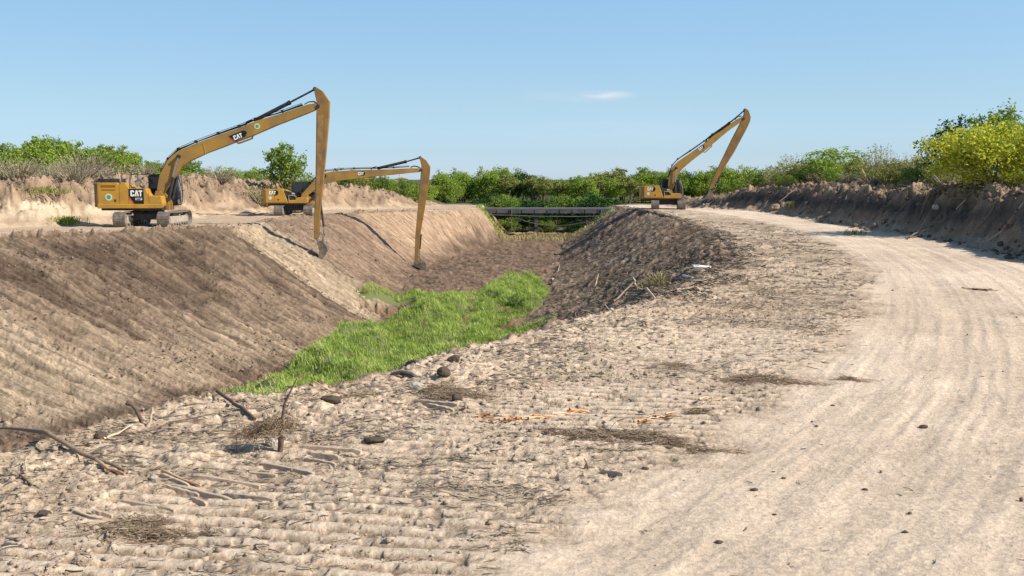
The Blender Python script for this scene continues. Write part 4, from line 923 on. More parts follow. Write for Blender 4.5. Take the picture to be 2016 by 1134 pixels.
topsM = [(820,346),(860,346),(900,343),(930,349),(960,344),(985,337),(1030,342),(1060,350),(1100,356),(1118,360),(1130,356),(1150,344),(1200,338),(1250,336),(1300,339),(1340,344),(1400,332),(1440,332),(1480,338),(1560,334)]
far_row(826, 1120, 150, 160, topsM, 15, 'bright green tree in the belt left of the gap behind the bridge', 'trees behind the bridge, left of the gap', 1, -.6)
far_row(1128, 1500, 150, 160, topsM, 18, 'green mesquite tree in the belt behind the bridge and the far excavator', 'trees behind the bridge, right of the gap', 2, -.6)
far_row(860, 1480, 166, 180, topsM, 22, 'tree deep in the belt, its top just showing over the front row', 'back row of trees behind the bridge', 3, -.6)
far_row(955, 1215, 139, 146, [(950,388),(1080,392),(1215,384)], 12, 'low leafy bush beneath and behind the bridge deck', 'bushes behind the bridge deck', 4, -3.2, 1.1, [1, 5, 3, 5])
far_row(975, 1200, 137, 140, [(950,428),(1080,430),(1215,424)], 9, 'dark bush growing on the canal bed under the bridge', 'bushes under the bridge', 44, -4.2, 1.2, [1, 5, 3])
topsL = [(-60,275),(0,285),(30,300),(90,272),(130,272),(170,285),(210,287),(250,288),(275,300),(290,322),(340,326),(380,320),(430,332),(500,325),(520,330)]
far_row(-60, 280, 104, 118, [(a, b+8) for a, b in topsL], 9, 'mesquite tree in the second row behind the left spoil bank', 'second row of trees on the left', 6)
far_row(285, 545, 118, 140, [(285,322),(330,327),(365,319),(400,330),(440,334),(490,322),(545,330)], 12, 'small green tree showing over the spoil bank between the two left excavators', 'small trees between the left excavators', 7)
far_row(600, 840, 128, 150, [(600,345),(640,336),(690,330),(720,342),(760,350),(790,352),(840,352)], 13, 'green tree over the spoil bank behind the middle excavator', 'trees behind the middle excavator', 8)
lonep = [reg(make_tree('feathery_tree', 230+i, 5, 4.6, ['mesq2', 'mesq'][i % 2], 5200, .11, .16, 9, 3, open_=.9)) for i in range(3)]
lone = reg(make_tree('mesquite_tree', 222, 5.6, 5.4, 'mesq', 5600, .13, .10, 12, 4, open_=.6))
for i, (px, py, D) in enumerate([(-25,272,92),(12,282,94),(48,300,96),(88,270,92),(122,276,95),(152,278,98),(182,290,96),(212,284,97),(248,286,95),(268,300,100),(300,318,108),(345,324,112)]):
    x = wpos(px, D); zb = float(gz(x, D))-.3; h = (CAM_H+(352-py)/FPX*D-zb)/5*1.05; place(lonep[i % 3], (x, D, zb), i*1.7, (h*.95,)*2+(h,), 'airy green tree behind the left spoil bank, left of the nearest excavator', 'tree', 'trees behind the left spoil bank')
x = wpos(560, 104); place(lone, (x, 104, float(gz(x, 104))-.2), 1.0, (1.02, 1.02, 1.02*(CAM_H+(352-284)/FPX*104-float(gz(x, 104)))/5.4), 'tall lone feathery tree standing behind the spoil between the two left excavators', 'tree')
# right spoil bank plants
def top_h(px, py, D, zb): return CAM_H-(py-352)/FPX*D-zb
big = reg(make_tree('dark_tree', 301, 6, 6.2, 'dark', 7500, .12, .05, 14, 4))
D = 72; x = wpos(1872, D); zb = float(gz(x, D)); place(big, (x, D, zb-.2), .4, (.93, .93, top_h(1872, 234, D, zb)/5.6), 'dark green leafy tree behind the left edge of the yellow flowering tree', 'tree')
big2 = reg(make_tree('dark_tree', 302, 6, 6.0, 'mesq', 6500, .12, .05, 14, 4))
D = 70; x = wpos(1965, D); zb = float(gz(x, D)); place(big2, (x, D, zb-.2), 2.4, (1.0, 1.0, top_h(1965, 212, D, zb)/5.6), 'tall green tree whose top shows above the yellow flowering tree', 'tree')
yt = reg(make_tree('flowering_tree', 303, 5, 5.6, 'yell', 9500, .085, .02, 16, 4, mt2='mesq2', f2=.40))
D = 57; x = wpos(1952, D); zb = float(gz(x, D)); place(yt, (x, D, zb-.3), 0, (1.22, 1.2, top_h(1952, 232, D, zb)/4.6), 'large tree covered in bright yellow blossom at the right edge', 'flowering tree')
yt2 = reg(make_tree('flowering_tree', 304, 5, 5.6, 'yell', 7500, .085, .02, 14, 4, mt2='mesq2', f2=.45))
D = 55; x = wpos(2075, D); zb = float(gz(x, D)); place(yt2, (x, D, zb-.3), 0, (1.0, 1.0, .95), 'second yellow blossoming tree, cut off by the right edge of the picture', 'flowering tree')
g_ = [reg(make_tree('green_bush', 310+i, 3.4, 4.2, ['mesq2', 'olive', 'mesq'][i], 4200, .09, .0, 10, 4)) for i in range(3)]
def h_small(l): return 'crest' in l or 'drooping' in l or 'foot of the dark' in l
def bankD(px, off):
    k = (px-1008)/FPX; D = 60.
    for _ in range(12): D = .5*D+.5*(float(np.interp(D, [p[1] for p in BRR], [p[0] for p in BRR]))+off)/k
    return D
bl = [(1640,296,74,0,'rounded fresh green bush on the right spoil bank, left of the pale yellow saplings','bush',1.0),
 (1585,318,80,1,'grey olive scrub bush behind the twiggy whitish saplings','bush',.8),
 (1530,332,88,2,'low green bush near the far excavator end of the right spoil bank','bush',.9),
 (1690,312,78,1,'yellowish green bush behind the broken orange stump','bush',.9),
 (1745,318,70,1,'broad olive scrub bush midway along the right spoil bank','bush',1.1),
 (1800,312,66,1,'olive scrub bush just left of the dark green tree','bush',1.0),
 (1500,346,96,1,'smallest scrub bush at the far end of the right spoil bank','bush',.8),
 (1870,318,56,1,'grey green scrub at the foot of the dark green tree','bush',.8),
 (1935,342,50,1,'drooping olive scrub under the yellow flowering tree','bush',.8),
 (1730,336,62,2,'low green weed clump on the crest below the saplings','bush',.5),
 (1655,350,68,1,'dusty low scrub on the crest beneath the rounded green bush','bush',.6),
 (1815,340,56,1,'dusty scrub on the crest in front of the olive bush','bush',.6)]
for px, py, D, kx, lab, cat, sw in bl:
    D = bankD(px, 6.2 if h_small(lab) else 8.5)
    x = wpos(px, D); zb = float(gz(x, D)); h = max(.7, top_h(px, py, D, zb))
    place(g_[kx], (x, D, zb-.15), px*.7, (1.35*sw*h/2.6 if h > 1.5 else sw*1.2,)*2+(h/3.0,), lab, cat)
def twiggy(name, seed, H, Wd, n, mt_leaf, nl, ls, stem='twig', tipw=.5, r=.02):
    rg = np.random.default_rng(seed); root = empty(name)
    a = rg.random(n)*6.28; sp = Wd/2*rg.random(n)**.6; t = np.linspace(0, 1, 6)
    end = np.stack([np.cos(a)*sp, np.sin(a)*sp, H*(.5+.5*rg.random(n))], 1); st = np.stack([np.cos(a)*sp*.15, np.sin(a)*sp*.15, np.full(n, -.1)], 1)
    P = st[:, None]*(1-t)[None, :, None]+end[:, None]*t[None, :, None]; P[:, 1:] += np.cumsum(rg.normal(size=(n, 5, 3))*H*.018, 1)
    V, F, id_ = tubes_np(P, 6, r*(.5+rg.random(n)), r*.25*np.ones(n)); npmesh('stem', V, F, M[stem], root, rnd=rg.random(n)[id_])
    if nl:
        i = rg.integers(0, n, nl); tt = 1-tipw*rg.random(nl)**1.3; k0 = np.clip((tt*5).astype(int), 0, 4); fr = tt*5-k0
        C = P[i, k0]*(1-fr)[:, None]+P[i, k0+1]*fr[:, None]+rg.normal(size=(nl, 3))*H*.03; V, F = leaves(C, ls, rg); npmesh('foliage', V, F, M[mt_leaf], root, rnd=rg.random(nl))
    return reg(root)
for i in range(16):
    px = 1452+i*24; D = bankD(px, 5.6+(i*7 % 4)*.8); x = wpos(px, D); zb = float(gz(x, D)); py = float(np.interp(px, [1450, 1500, 1560, 1620, 1700, 1760, 1830], [352, 340, 330, 322, 326, 328, 322]))+(i*5 % 3)*6; h = max(.7, top_h(px, py, D, zb))
    place(g_[(i*2+i//3) % 3], (x, D, zb-.15), px*.37, (h/2.4,)*2+(h/3.0,), 'green or olive scrub bush growing in the row along the right spoil crest', 'bush', 'scrub row on the right crest')
tw = [twiggy('sapling', 400, 3.2, 2.6, 60, 'pyell', 900, .07, tipw=.55), twiggy('sapling', 401, 3.0, 2.4, 70, 'olive', 900, .06, tipw=.6)]
tl = [(1722,283,68,0,'slender sapling with pale yellow tips rising above the broken orange stump'),
 (1752,298,69,1,'thin dark stemmed sapling right of the pale yellow sapling'),
 (1548,303,84,0,'whitish twiggy sapling standing against the sky nearest the far excavator'),
 (1582,302,83,1,'grey twiggy sapling just right of the whitish one'),
 (1795,300,64,0,'pale yellow sapling beside the dark green tree'),
 (1820,296,62,1,'bare twiggy sapling touching the dark green tree'),
 (1515,325,90,0,'short pale green sapling at the far end of the right spoil bank'),
 (1775,312,67,0,'short pale yellow sapling between the two twiggy ones')]
for px, py, D, kx, lab in tl:
    D = bankD(px, 6.8)
    x = wpos(px, D); zb = float(gz(x, D)); h = top_h(px, py, D, zb); place(tw[kx], (x, D, zb-.1), px*1.3, (h/3.1*.8,)*2+(h/3.0,), lab, 'sapling')
# dry brush on both spoil banks
br = [twiggy('brush_pile', 410+i, 1.5, 3.2, 170, 'olive', [240, 700, 1200][i], .06, tipw=.8, r=.022) for i in range(3)]
def brush(px, py, D, kx, sc, lab, grp=None):
    x = wpos(px, D); zb = float(gz(x, D)); place(br[kx], (x, D, zb-.05), px*1.7, (sc, sc, sc*.9), lab, 'dry brush', grp)
lb = [(20,80,2),(60,79,1),(100,78,0),(140,80,1),(175,82,0),(215,86,0),(240,90,2),(85,84,2),(10,86,0),(130,86,2),(-20,78,1),(40,74,1),(150,76,0),(290,92,0),(440,96,0),(520,98,2),(575,97,0),(600,100,2)]
for i, (px, D, kx) in enumerate(lb):
    brush(px, 0, D, kx, random.uniform(.8, 1.5), 'grey brown brushwood heap tangled on the crest of the left spoil bank', 'brushwood on the left spoil bank')
rb_ = [(1430,100,0),(1470,96,1),(1520,86,0),(1560,78,1),(1600,72,0),(1640,68,2),(1670,66,1),(1700,62,0),(1740,60,2),(1770,58,1),(1800,56,0),(1835,52,2),(1860,52,1),(1900,50,2),(1940,48,2),(1975,47,2),(1720,66,1),(1620,76,1)]
for i, (px, D, kx) in enumerate(rb_):
    D = bankD(px, 4.9+(i % 3)*.6)
    brush(px, 0, D, kx, random.uniform(.55, .95), 'olive and grey brushwood heap on the crest of the right spoil bank', 'brushwood on the right spoil bank')
# weeds by the canal bridge and on the slopes
def blades(name, C, Hh, w, m, rg, lean=.35, seg=3, rnd=None, parent=None):
    n = len(C); a = rg.random(n)*6.28; d = np.stack([np.cos(a), np.sin(a), np.zeros(n)], 1); s = np.stack([-np.sin(a), np.cos(a), np.zeros(n)], 1)
    Hh = np.broadcast_to(Hh, n)*(.6+.6*rg.random(n)); ln = lean*rg.random(n)*1.6; V = []
    for i in range(seg):
        t = i/seg; c = C+d*(ln*Hh*t*t)[:, None]+np.array([0, 0, 1])*(Hh*t*(1-.25*t))[:, None]; ww = np.asarray(w*(1-t*.6)).reshape(-1, 1)
        V += [c-s*ww, c+s*ww]
    t = 1; V.append(C+d*(ln*Hh)[:, None]+np.array([0, 0, 1])*(Hh*.75)[:, None])
    V = np.stack(V, 1); k = V.shape[1]; idx = np.arange(n)[:, None]*k; F = []
    for i in range(seg-1): F.append(np.concatenate([idx+2*i, idx+2*i+1, idx+2*i+3, idx+2*i+2], 1))
    F.append(np.concatenate([idx+2*seg-2, idx+2*seg-1, idx+2*seg, idx+2*seg], 1)) if False else None
    F = np.stack(F, 1).reshape(-1, 4)
    # tip as a narrow quad: reuse last pair and tip twice is degenerate, so shrink the last pair instead
    return npmesh(name, V.reshape(-1, 3), F, m, parent, rnd=np.repeat(np.clip(rg.normal(.45, .25, n) if rnd is None else rnd, 0, 1), seg-1))
def in_poly(x, y, P):
    c = np.zeros(len(x), bool); n = len(P)
    for i in range(n):
        (ax, ay), (bx, by) = P[i], P[(i+1) % n]
        m = ((ay > y) != (by > y)) & (x < (bx-ax)*(y-ay)/(by-ay+1e-9)+ax); c ^= m
    return c
# grass on the canal bed: traced outline dropped on the terrain
go = [(500,757),(560,730),(600,712),(640,690),(700,652),(760,632),(800,618),(822,606),(816,600),(765,594),(704,585),(725,571),(830,575),(905,589),(940,574),(985,562),(1040,553),(1072,562),(1080,580),(1062,604),(1030,625),(990,640)]
gp = [hit(*p) for p in go]; GP = [(p.x, p.y) for p in gp]+[(2.6, 55), (.5, 49), (-2, 42), (-5, 35), (-8, 30), (-11.5, 30)]
VA, VB = hit(938, 580), hit(912, 640)
def hummock(x, y):
    d = VB-VA; L2 = d.x**2+d.y**2; t = np.clip(((x-VA.x)*d.x+(y-VA.y)*d.y)/L2, -.15, 1.3); q = np.hypot(x-(VA.x+d.x*t), y-(VA.y+d.y*t))
    return .95*np.clip(fbm(x*.38, y*.26, 3, 72)+.35, 0, 1.4)*(1-np.exp(-(q/.8)**2))-.04*np.exp(-(q/.7)**2)
N = 240000; gx = rng.uniform(-14, 6, N); gy = rng.uniform(28, 90, N)
ok = in_poly(gx+.25*fbm(gx*2, gy*2, 2, 70), gy+.5*fbm(gx*1.5, gy*1.5, 2, 71), GP); gx, gy = gx[ok], gy[ok]
ndg = np.sqrt(((gx-NOTCH[0])/2.1)**2+((gy-NOTCH[1])/1.7)**2); gx, gy = gx[ndg > .85], gy[ndg > .85]
hum = fbm(gx*.38, gy*.26, 3, 72)        # tussocks
clump = fbm(gx*1.6, gy*1.6, 2, 74); bare = fbm(gx*.5+9, gy*.5, 3, 75)
keep = (rng.random(len(gx)) < sst(-.85, -.2, bare+.3*clump)+.1); gx, gy, hum, clump, bare = gx[keep], gy[keep], hum[keep], clump[keep], bare[keep]
def grass_z(x, y):
    return gz(x, y)+.50*np.clip(fbm(x*.38, y*.26, 3, 72)+.45, 0, 1.4)
gzv = grass_z(gx, gy)
# mound under the grass
xs = np.arange(-15, 7, .22); ys = np.arange(28, 92, .3); XX, YY = np.meshgrid(xs, ys)
ins = in_poly(XX.ravel(), YY.ravel(), GP).reshape(XX.shape).astype(float)
ins *= (np.sqrt(((XX-NOTCH[0])/2.1)**2+((YY-NOTCH[1])/1.7)**2) > 1.0); k5 = np.ones(5)/5
for ax in (0, 1): ins = np.apply_along_axis(lambda v: np.convolve(v, k5, 'same'), ax, ins)
ins *= sst(.85, 1.25, np.sqrt(((XX-NOTCH[0])/2.1)**2+((YY-NOTCH[1])/1.7)**2)); ZM = gz(XX, YY)-.25+ins*(.2+hummock(XX, YY))
nr, nc = XX.shape; i_ = (np.arange(nr-1)[:, None]*nc+np.arange(nc-1)[None, :]).ravel()
gm = npmesh('grass_mound', np.stack([XX.ravel(), YY.ravel(), ZM.ravel()], 1), np.stack([i_, i_+1, i_+nc+1, i_+nc], 1), mat('grassy_soil', (.12,.15,.045), .95, (2.5, (.17,.14,.07), .6)), smooth=True); tag(gm, kind='structure')
edge = gz(gx, gy, None)
insb = ins[np.clip(((gy-28)/.3).round().astype(int), 0, nr-1), np.clip(((gx+15)/.22).round().astype(int), 0, nc-1)]
gzv = gz(gx, gy)+insb*hummock(gx, gy)
dryness = np.clip(.42+.34*clump+.30*hum+rng.normal(0, .16, len(gx))+.5*sst(.45, .8, -bare), 0, 1)
o = blades('grass', np.stack([gx, gy, gzv-.04], 1), .34+.10*clump, .014, M['grass'], rng, .75, 4, dryness)
tag(o, 'bright green long grass growing along the canal bed', 'grass', kind='stuff')
# dry reeds at the bridge
n = 2600; X_ = rng.uniform(-2.2, 9.5, n); Y_ = rng.uniform(124, 132, n)
o = blades('reeds', np.stack([X_, Y_, gz(X_, Y_)-.05], 1), .9+.7*np.clip(fbm(X_*.6, Y_*.3, 2, 80), -1, 1), .035, M['dryg'], rng, .4, 4); tag(o, 'dry straw coloured reeds on the canal bed in front of the bridge', 'reeds', kind='stuff')
n = 1500; X_ = np.concatenate([rng.uniform(-4.5, -1.2, n//2), rng.uniform(8.5, 13, n//2)]); Y_ = rng.uniform(127, 134, n//2*2)
o = blades('weeds', np.stack([X_, Y_, gz(X_, Y_)-.05], 1), .6, .04, M['grass'], rng, .5, 4); tag(o, 'green weeds on the banks beside the bridge ends', 'weeds', kind='stuff')
def tuft(name, px, py, n, Hh, m, lab, spread=.25, w=.006, lean=.7):
    p = hit(px, py); C = np.stack([rng.normal(0, spread, n), rng.normal(0, spread, n), np.zeros(n)-.02], 1)
    o = blades(name, C, Hh, w, m, rng, lean, 4); o.location = p; return tag(o, lab, 'weed')
tuft('dry_weed', 1298, 568, 160, .9, M['dryg'], 'dry yellowish weed standing on the dark right slope', .18, .012)
tuft('dry_weed', 1272, 572, 60, .5, M['olive'], 'small olive weed left of the taller dry weed', .15, .012)
tuft('green_weed', 128, 440, 200, .8, M['mesq2'], 'green weed at the foot of the pale left bank beside the shadow', .5, .03)
tuft('green_weed', 95, 385, 240, .7, M['olive'], 'olive weeds hanging on the pale left bank face', .9, .03)
tuft('green_weed', 1682, 462, 60, .5, M['olive'], 'small weed at the foot of the right bank', .3, .02)
tuft('dry_weed', 1560, 408, 120, .7, M['dryg'], 'tan grass tussock on the verge near the far end of the right bank', .4, .03)

# ------------------------------------------------------------------ litter: straw, mulch, clods (stuff)
def straws(name, X, Y, L, r, m, lab, cat, flat=.25, seed=1, lift=.01, dirx=None):
    rg = np.random.default_rng(seed); n = len(X); a = rg.random(n)*math.pi if dirx is None else dirx+rg.normal(0, .45, n)
    L = L*(.35+1.1*rg.random(n)**1.6); e = rg.normal(0, flat, n); d = np.stack([np.cos(a)*np.cos(e), np.sin(a)*np.cos(e), np.sin(e)], 1)
    z = height_fast(X, Y)+lift; C = np.stack([X, Y, z], 1); t = np.array([-.5, 0, .5])
    P = C[:, None]+d[:, None]*t[None, :, None]*L[:, None, None]; P[:, 1] += rg.normal(size=(n, 3))*L[:, None]*.06
    rr = r*(.5+rg.random(n)); V, F, id_ = tubes_np(P, 3, rr, rr*.6)
    o = npmesh(name, V, F, m, rnd=rg.random(n)[id_]); return tag(o, lab, cat, kind='stuff')
def height_fast(X, Y):
    out = np.zeros(len(X), np.float32)
    for i in range(0, len(X), 60000): out[i:i+60000] = height(X[i:i+60000], Y[i:i+60000])
    return out
def sample(n, x0, x1, y0, y1, fn, seed, near=True):
    rg = np.random.default_rng(seed)
    y = np.exp(rg.uniform(math.log(y0), math.log(y1), n)) if near else rg.uniform(y0, y1, n)
    x = rg.uniform(-1, 1, n)*(y*.58); x = np.where(rg.random(n) < 1, x, x); m = (x > x0) & (x < x1); x, y = x[m], y[m]; p = fn(x, y); k = rg.random(len(x)) < p; return x[k], y[k]
def f_bench(x, y):
    rl = np.where(gmask(x, y, 'sRL') > 0, gmask(x, y, 'dRL'), -gmask(x, y, 'dRL')); ben = gmask(x, y, 'outR')*(gmask(x, y, 'dr') < -.5)
    pat = sst(-.25, .5, fbm(x*1.1+20, y*1.6, 4, 17)); return (1-.8*gmask(x, y, 'zone'))*ben*np.where(rl < -.1+.5*fbm(x*.8, y*.8, 3, 90), .12+.85*pat, .0)
X_, Y_ = sample(95000, -20, 18, 6.5, 75, f_bench, 11)
straws('straw_litter', X_, Y_, .11+.005*Y_, .0030+.00024*Y_, M['strawm'], 'chopped straw and root litter strewn over the bench beside the road', 'litter', .14, 12, .008, .05)
def f_road(x, y):
    rl = np.where(gmask(x, y, 'sRL') > 0, gmask(x, y, 'dRL'), -gmask(x, y, 'dRL')); return gmask(x, y, 'outR')*(rl > .2)*(gmask(x, y, 'dr') < 0)*.35
X_, Y_ = sample(1500, -5, 26, 7, 60, f_road, 13)
straws('straw_litter', X_, Y_, .09, .005, M['strawm'], 'sparse straw bits lying on the pale dirt road', 'litter', .1, 14)
def f_slope(x, y): return gmask(x, y, 'slR')*.9+gmask(x, y, 'outR')*(gmask(x, y, 'dRB') < .7+.8*fbm(x, y, 2, 91))*(y > 27)*.9
X_, Y_ = sample(62000, -2, 16, 26, 125, f_slope, 15)
straws('mulch', X_, Y_, .42, .013+.0001*Y_, M['mulch'], 'dark shredded roots and mulch covering the right canal slope', 'mulch', .28, 16, .03, 2.75)
def f_bot(x, y): return (gmask(x, y, 'bot')*(y > 62)*.7+gmask(x, y, 'slL')*(gmask(x, y, 'uL') > 6.7)*.16)
X_, Y_ = sample(40000, -20, 12, 55, 130, f_bot, 17, False)
straws('root_litter', X_, Y_, .45, .018, M['twig'], 'brown root litter on the far canal bed and far left slope', 'litter', .2, 18, .02)
ICO = None
def clods(name, X, Y, R0, m, lab, cat, seed, sink=.3):
    import bmesh
    rg = np.random.default_rng(seed); bm = bmesh.new(); bmesh.ops.create_icosphere(bm, subdivisions=1, radius=1); bm.verts.ensure_lookup_table()
    B = np.array([v.co[:] for v in bm.verts]); F0 = np.array([[v.index for v in f.verts] for f in bm.faces]); bm.free(); n = len(X); k = len(B)
    z = height_fast(X, Y); r = R0*(.45+1.3*rg.random(n)**3)
    sc = rg.uniform(.6, 1.3, (n, 1, 3))*np.array([1, 1, .75]); J = 1+rg.normal(0, .17, (n, k, 1)); a = rg.random(n)*6.28; ca, sa = np.cos(a)[:, None], np.sin(a)[:, None]
    P = B[None]*sc*J*r[:, None, None]; Q = P.copy(); Q[..., 0] = P[..., 0]*ca-P[..., 1]*sa; Q[..., 1] = P[..., 0]*sa+P[..., 1]*ca
    Q += np.stack([X, Y, z+r*(.5-sink)], 1)[:, None]
    F = (F0[None]+np.arange(n)[:, None, None]*k).reshape(-1, 3); o = npmesh(name, Q.reshape(-1, 3), F, m, rnd=np.repeat(rg.random(n), len(F0))); return tag(o, lab, cat, kind='stuff')
def f_lip(x, y):
    rl = np.where(gmask(x, y, 'sRL') > 0, gmask(x, y, 'dRL'), -gmask(x, y, 'dRL'))
    return gmask(x, y, 'outR')*(rl < -.2)*np.clip(np.where(gmask(x, y, 'dRB') < 4+1.2*fbm(x*.6, y*.6, 2, 93), .95, .22), 0, 1)*sst(-.6, .3, fbm(x*.9, y*.9, 3, 94)+.1)
X_, Y_ = sample(26000, -20, 16, 6.5, 60, f_lip, 19)
clods('clods', X_, Y_, .013+.0009*Y_, M['clod'], 'dry crumbled clods scattered over the near bank', 'clods', 20)
def f_sl(x, y): return gmask(x, y, 'slL')*sst(-.1, .5, fbm(x*.5, y*.5, 3, 95))*.9+gmask(x, y, 'outL')*(gmask(x, y, 'dLB') < 1.8)*.9
X_, Y_ = sample(60000, -60, 5, 26, 120, f_sl, 21)
clods('clods', X_, Y_, .05, M['clodd'], 'dark earth clods on the left canal slope and its brink', 'clods', 22)
def f_bank(x, y): return ((gmask(x, y, 'outR')*(gmask(x, y, 'dr') > -.5)*(gmask(x, y, 'dr') < 9))+gmask(x, y, 'outL')*(gmask(x, y, 'dl') > 2.2)*(gmask(x, y, 'dl') < 12))*.8
X_, Y_ = sample(15000, -60, 40, 26, 125, f_bank, 23, False)
clods('clods', X_, Y_, .13, M['clodd'], 'lumpy earth clods piled on both spoil banks', 'clods', 24)
X_, Y_ = sample(26000, -60, 40, 28, 125, lambda x, y: f_bank(x, y)*sst(1.5, 3.2, np.abs(gmask(x, y, 'dr'))*gmask(x, y, 'outR')+gmask(x, y, 'dl')*gmask(x, y, 'outL')), 25, False)
straws('root_litter', X_, Y_, .8, .018, M['twig'], 'broken roots and twigs mixed into both spoil banks', 'litter', .45, 26, .1)
X_, Y_ = sample(260, -3, 26, 7, 50, f_road, 27)
clods('pebbles', X_, Y_, .02, M['clodd'], 'small dark crumbs lying on the dirt road', 'pebbles', 28, .0)

# ------------------------------------------------------------------ pressed grouser bars in the clay near the lip
tr = MB()
bars = [(420,926,545,944,9),(380,943,512,961,9),(336,957,455,985,9),(516,920,618,938,9),(590,882,712,896,10),(607,900,668,908,8),(440,972,540,988,8),(318,944,372,954,7),(232,992,345,1004,9),(322,962,392,972,7),(820,797,902,801,8),(840,804,894,810,8),(600,912,662,922,8),(10,1072,52,1080,10),(376,984,408,992,9),(184,1010,222,1014,7),(1185,932,1228,938,7)]
for x0, y0, x1, y1, th in bars:
    a = hit(x0, y0); b = hit(x1, y1); d = (b-a); nseg = 9; s = Vector((d.y, -d.x, 0)).normalized(); wd = th*.0030*a.y/11; hgt = wd*1.15; V = []; F = []
    for i in range(nseg+1):
        c = a+d*(i/nseg); c.z += .014; j = random.uniform(-.004, .004); e = 1 if 0 < i < nseg else .5
        hh = hgt*e*random.uniform(.75, 1.1)
        for w_, z_ in ((-wd*.8, -.05), (-wd*.7, hh), (wd*.75, hh*.92), (wd*.95, -.05)): q = c+s*(w_+j); V.append((q.x, q.y, q.z+z_))
    for i in range(nseg):
        for k_ in range(3): F.append((i*4+k_, i*4+k_+1, i*4+4+k_+1, i*4+4+k_))
    F += [(0,1,2,3), (nseg*4+3, nseg*4+2, nseg*4+1, nseg*4)]
    tr.add(V, F)
tag(fix_normals(tr.build('track_imprints', M['clay'], bevel=.006)), kind='structure')

# ------------------------------------------------------------------ single pieces lying about
def stick(name, pts, r, m, lab, cat, lifts=None, k=8, twigs=0):
    P = []
    for i, p in enumerate(pts):
        q = hit(p[0], p[1]) if len(p) == 2 else p[2]; P.append(q)
    o0 = P[0].copy(); n = len(P)
    if lifts:
        for q, l in zip(P, lifts): q.z += l
    Q = []
    for i in range(n-1):
        for t in (0, .33, .66): Q.append(P[i].lerp(P[i+1], t)+Vector([random.uniform(-1, 1) for _ in range(3)])*r[0]*.35)
    Q.append(P[-1]); rr = [r[0]+(r[1]-r[0])*i/(len(Q)-1) for i in range(len(Q))]; rr = [a*random.uniform(.88, 1.12) for a in rr]
    mb = MB().tube([q-o0 for q in Q], rr, k)
    o = mb.build(name, m, loc=o0); return tag(o, lab, cat)
def up(px, py, base_):    # point seen at a pixel, standing above the ground point of another pixel
    b = hit(*base_); d = ray(px, py)[0]; t = b.y/d[1]; return Vector((d[0]*t, b.y, CAM_H+d[2]*t))
stick('branch', [(-60, 838), (0, 868), (90, 888), (160, 903), (248, 938)], (.040, .020), M['wood'], 'long weathered branch lying at the left edge, raised off the ground', 'branch', [.42, .34, .22, .12, .03])
stick('twig', [(190, 918), (215, 930), (246, 941)], (.02, .013), M['redw'], 'short reddish twig beside the thin end of the long branch', 'twig', [.05, .04, .02])
stick('twig', [(520, 950), (470, 925), (320, 938), (345, 945), (395, 958)][2:], (.02, .012), M['redw'], 'reddish twig lying across the pressed clay bars', 'twig', [.05, .05, .03])
p1 = hit(280, 834); stick('root_stub', [(0, 0, p1), (0, 0, up(272, 812, (280, 834))), (0, 0, up(262, 798, (280, 834))), (0, 0, up(248, 792, (280, 834)))], (.026, .034), M['darkw'], 'dark curved root stub sticking up on the near brink', 'root')
p1 = hit(291, 840); stick('root_stub', [(0, 0, p1), (0, 0, up(298, 825, (291, 840))), (0, 0, up(300, 802, (291, 840)))], (.026, .010), M['palew'], 'pale pointed root stub beside the dark curved one', 'root')
stick('branch', [(428, 783), (455, 800), (476, 815), (502, 832)], (.026, .022), M['darkw'], 'dark branch slanting over the near brink left of the grass', 'branch', [.10, .06, .03, .02])
stick('twig', [(205, 868), (232, 862), (262, 846)], (.018, .008), M['palew'], 'short pale twig next to the rounded stone on the brink', 'twig', [.02, .04, .06])
stick('twig', [(232, 862), (290, 850), (340, 838), (420, 822), (448, 818)], (.009, .006), M['darkw'], 'thin long dark twig lying along the near brink', 'twig', [.03]*5)
stick('twig', [(215, 912), (232, 907), (244, 898)], (.010, .008), M['palew'], 'small bright splinter right of the long branch', 'twig', [.02]*3)
stick('twig', [(618, 762), (650, 775), (690, 781), (738, 783)], (.010, .010), M['redw'], 'thin orange brown twig at the edge of the grass', 'twig', [.12, .06, .03, .03])
stick('twig', [(868, 932), (900, 930), (934, 932)], (.012, .010), M['palew'], 'straight pale twig on the tracked soil in front of the wood splinters', 'twig', [.02]*3)
stick('twig', [(52, 936), (50, 925), (54, 918)], (.008, .006), M['palew'], 'tiny pale twig under the long branch', 'twig', [.0, .05, .08])
stick('twig', [(40, 940), (62, 958)], (.012, .010), M['darkw'], 'small dark twig below the long branch', 'twig', [.03, .02])
stick('twig', [(148, 1012), (170, 1014), (200, 1018)], (.014, .014), M['palew'], 'pale stick at the left end of the root mat', 'twig', [.02]*3)
# upright snag with root ball and stone
b = (551, 890); snag = hit(*b)
P = [snag+Vector((0, 0, -.05))]+[up(x_, y_, b) for x_, y_ in ((553, 868), (552, 850), (556, 822), (560, 795), (572, 770), (584, 746))]
root = empty('dead_sapling', snag); tag(root, 'uprooted dead sapling standing upright on the near brink with a tangle of roots', 'dead sapling')
MB().tube([p-snag for p in P], [.028, .036, .024, .016, .015, .010, .005], 9).tube([P[4]-snag, up(566, 800, b)-snag, up(570, 790, b)-snag], [.012, .008, .004], 6).build('stem', M['darkw'], root)
n = 300; c = np.array(up(524, 843, b)-snag); A_ = rng.normal(size=(n, 3))*np.array([.19, .10, .035])+c; A_[:, 2] += .25*(A_[:, 0]-c[0]); Pp = np.stack([A_, A_+rng.normal(size=(n, 3))*.06, A_+rng.normal(size=(n, 3))*np.array([.12, .1, .05])-np.array([.03, 0, .04])], 1)
V, F, id_ = tubes_np(Pp, 3, np.full(n, .004), np.full(n, .002)); npmesh('root_tangle', V, F, M['rootf'], root, rnd=rng.random(n)[id_])
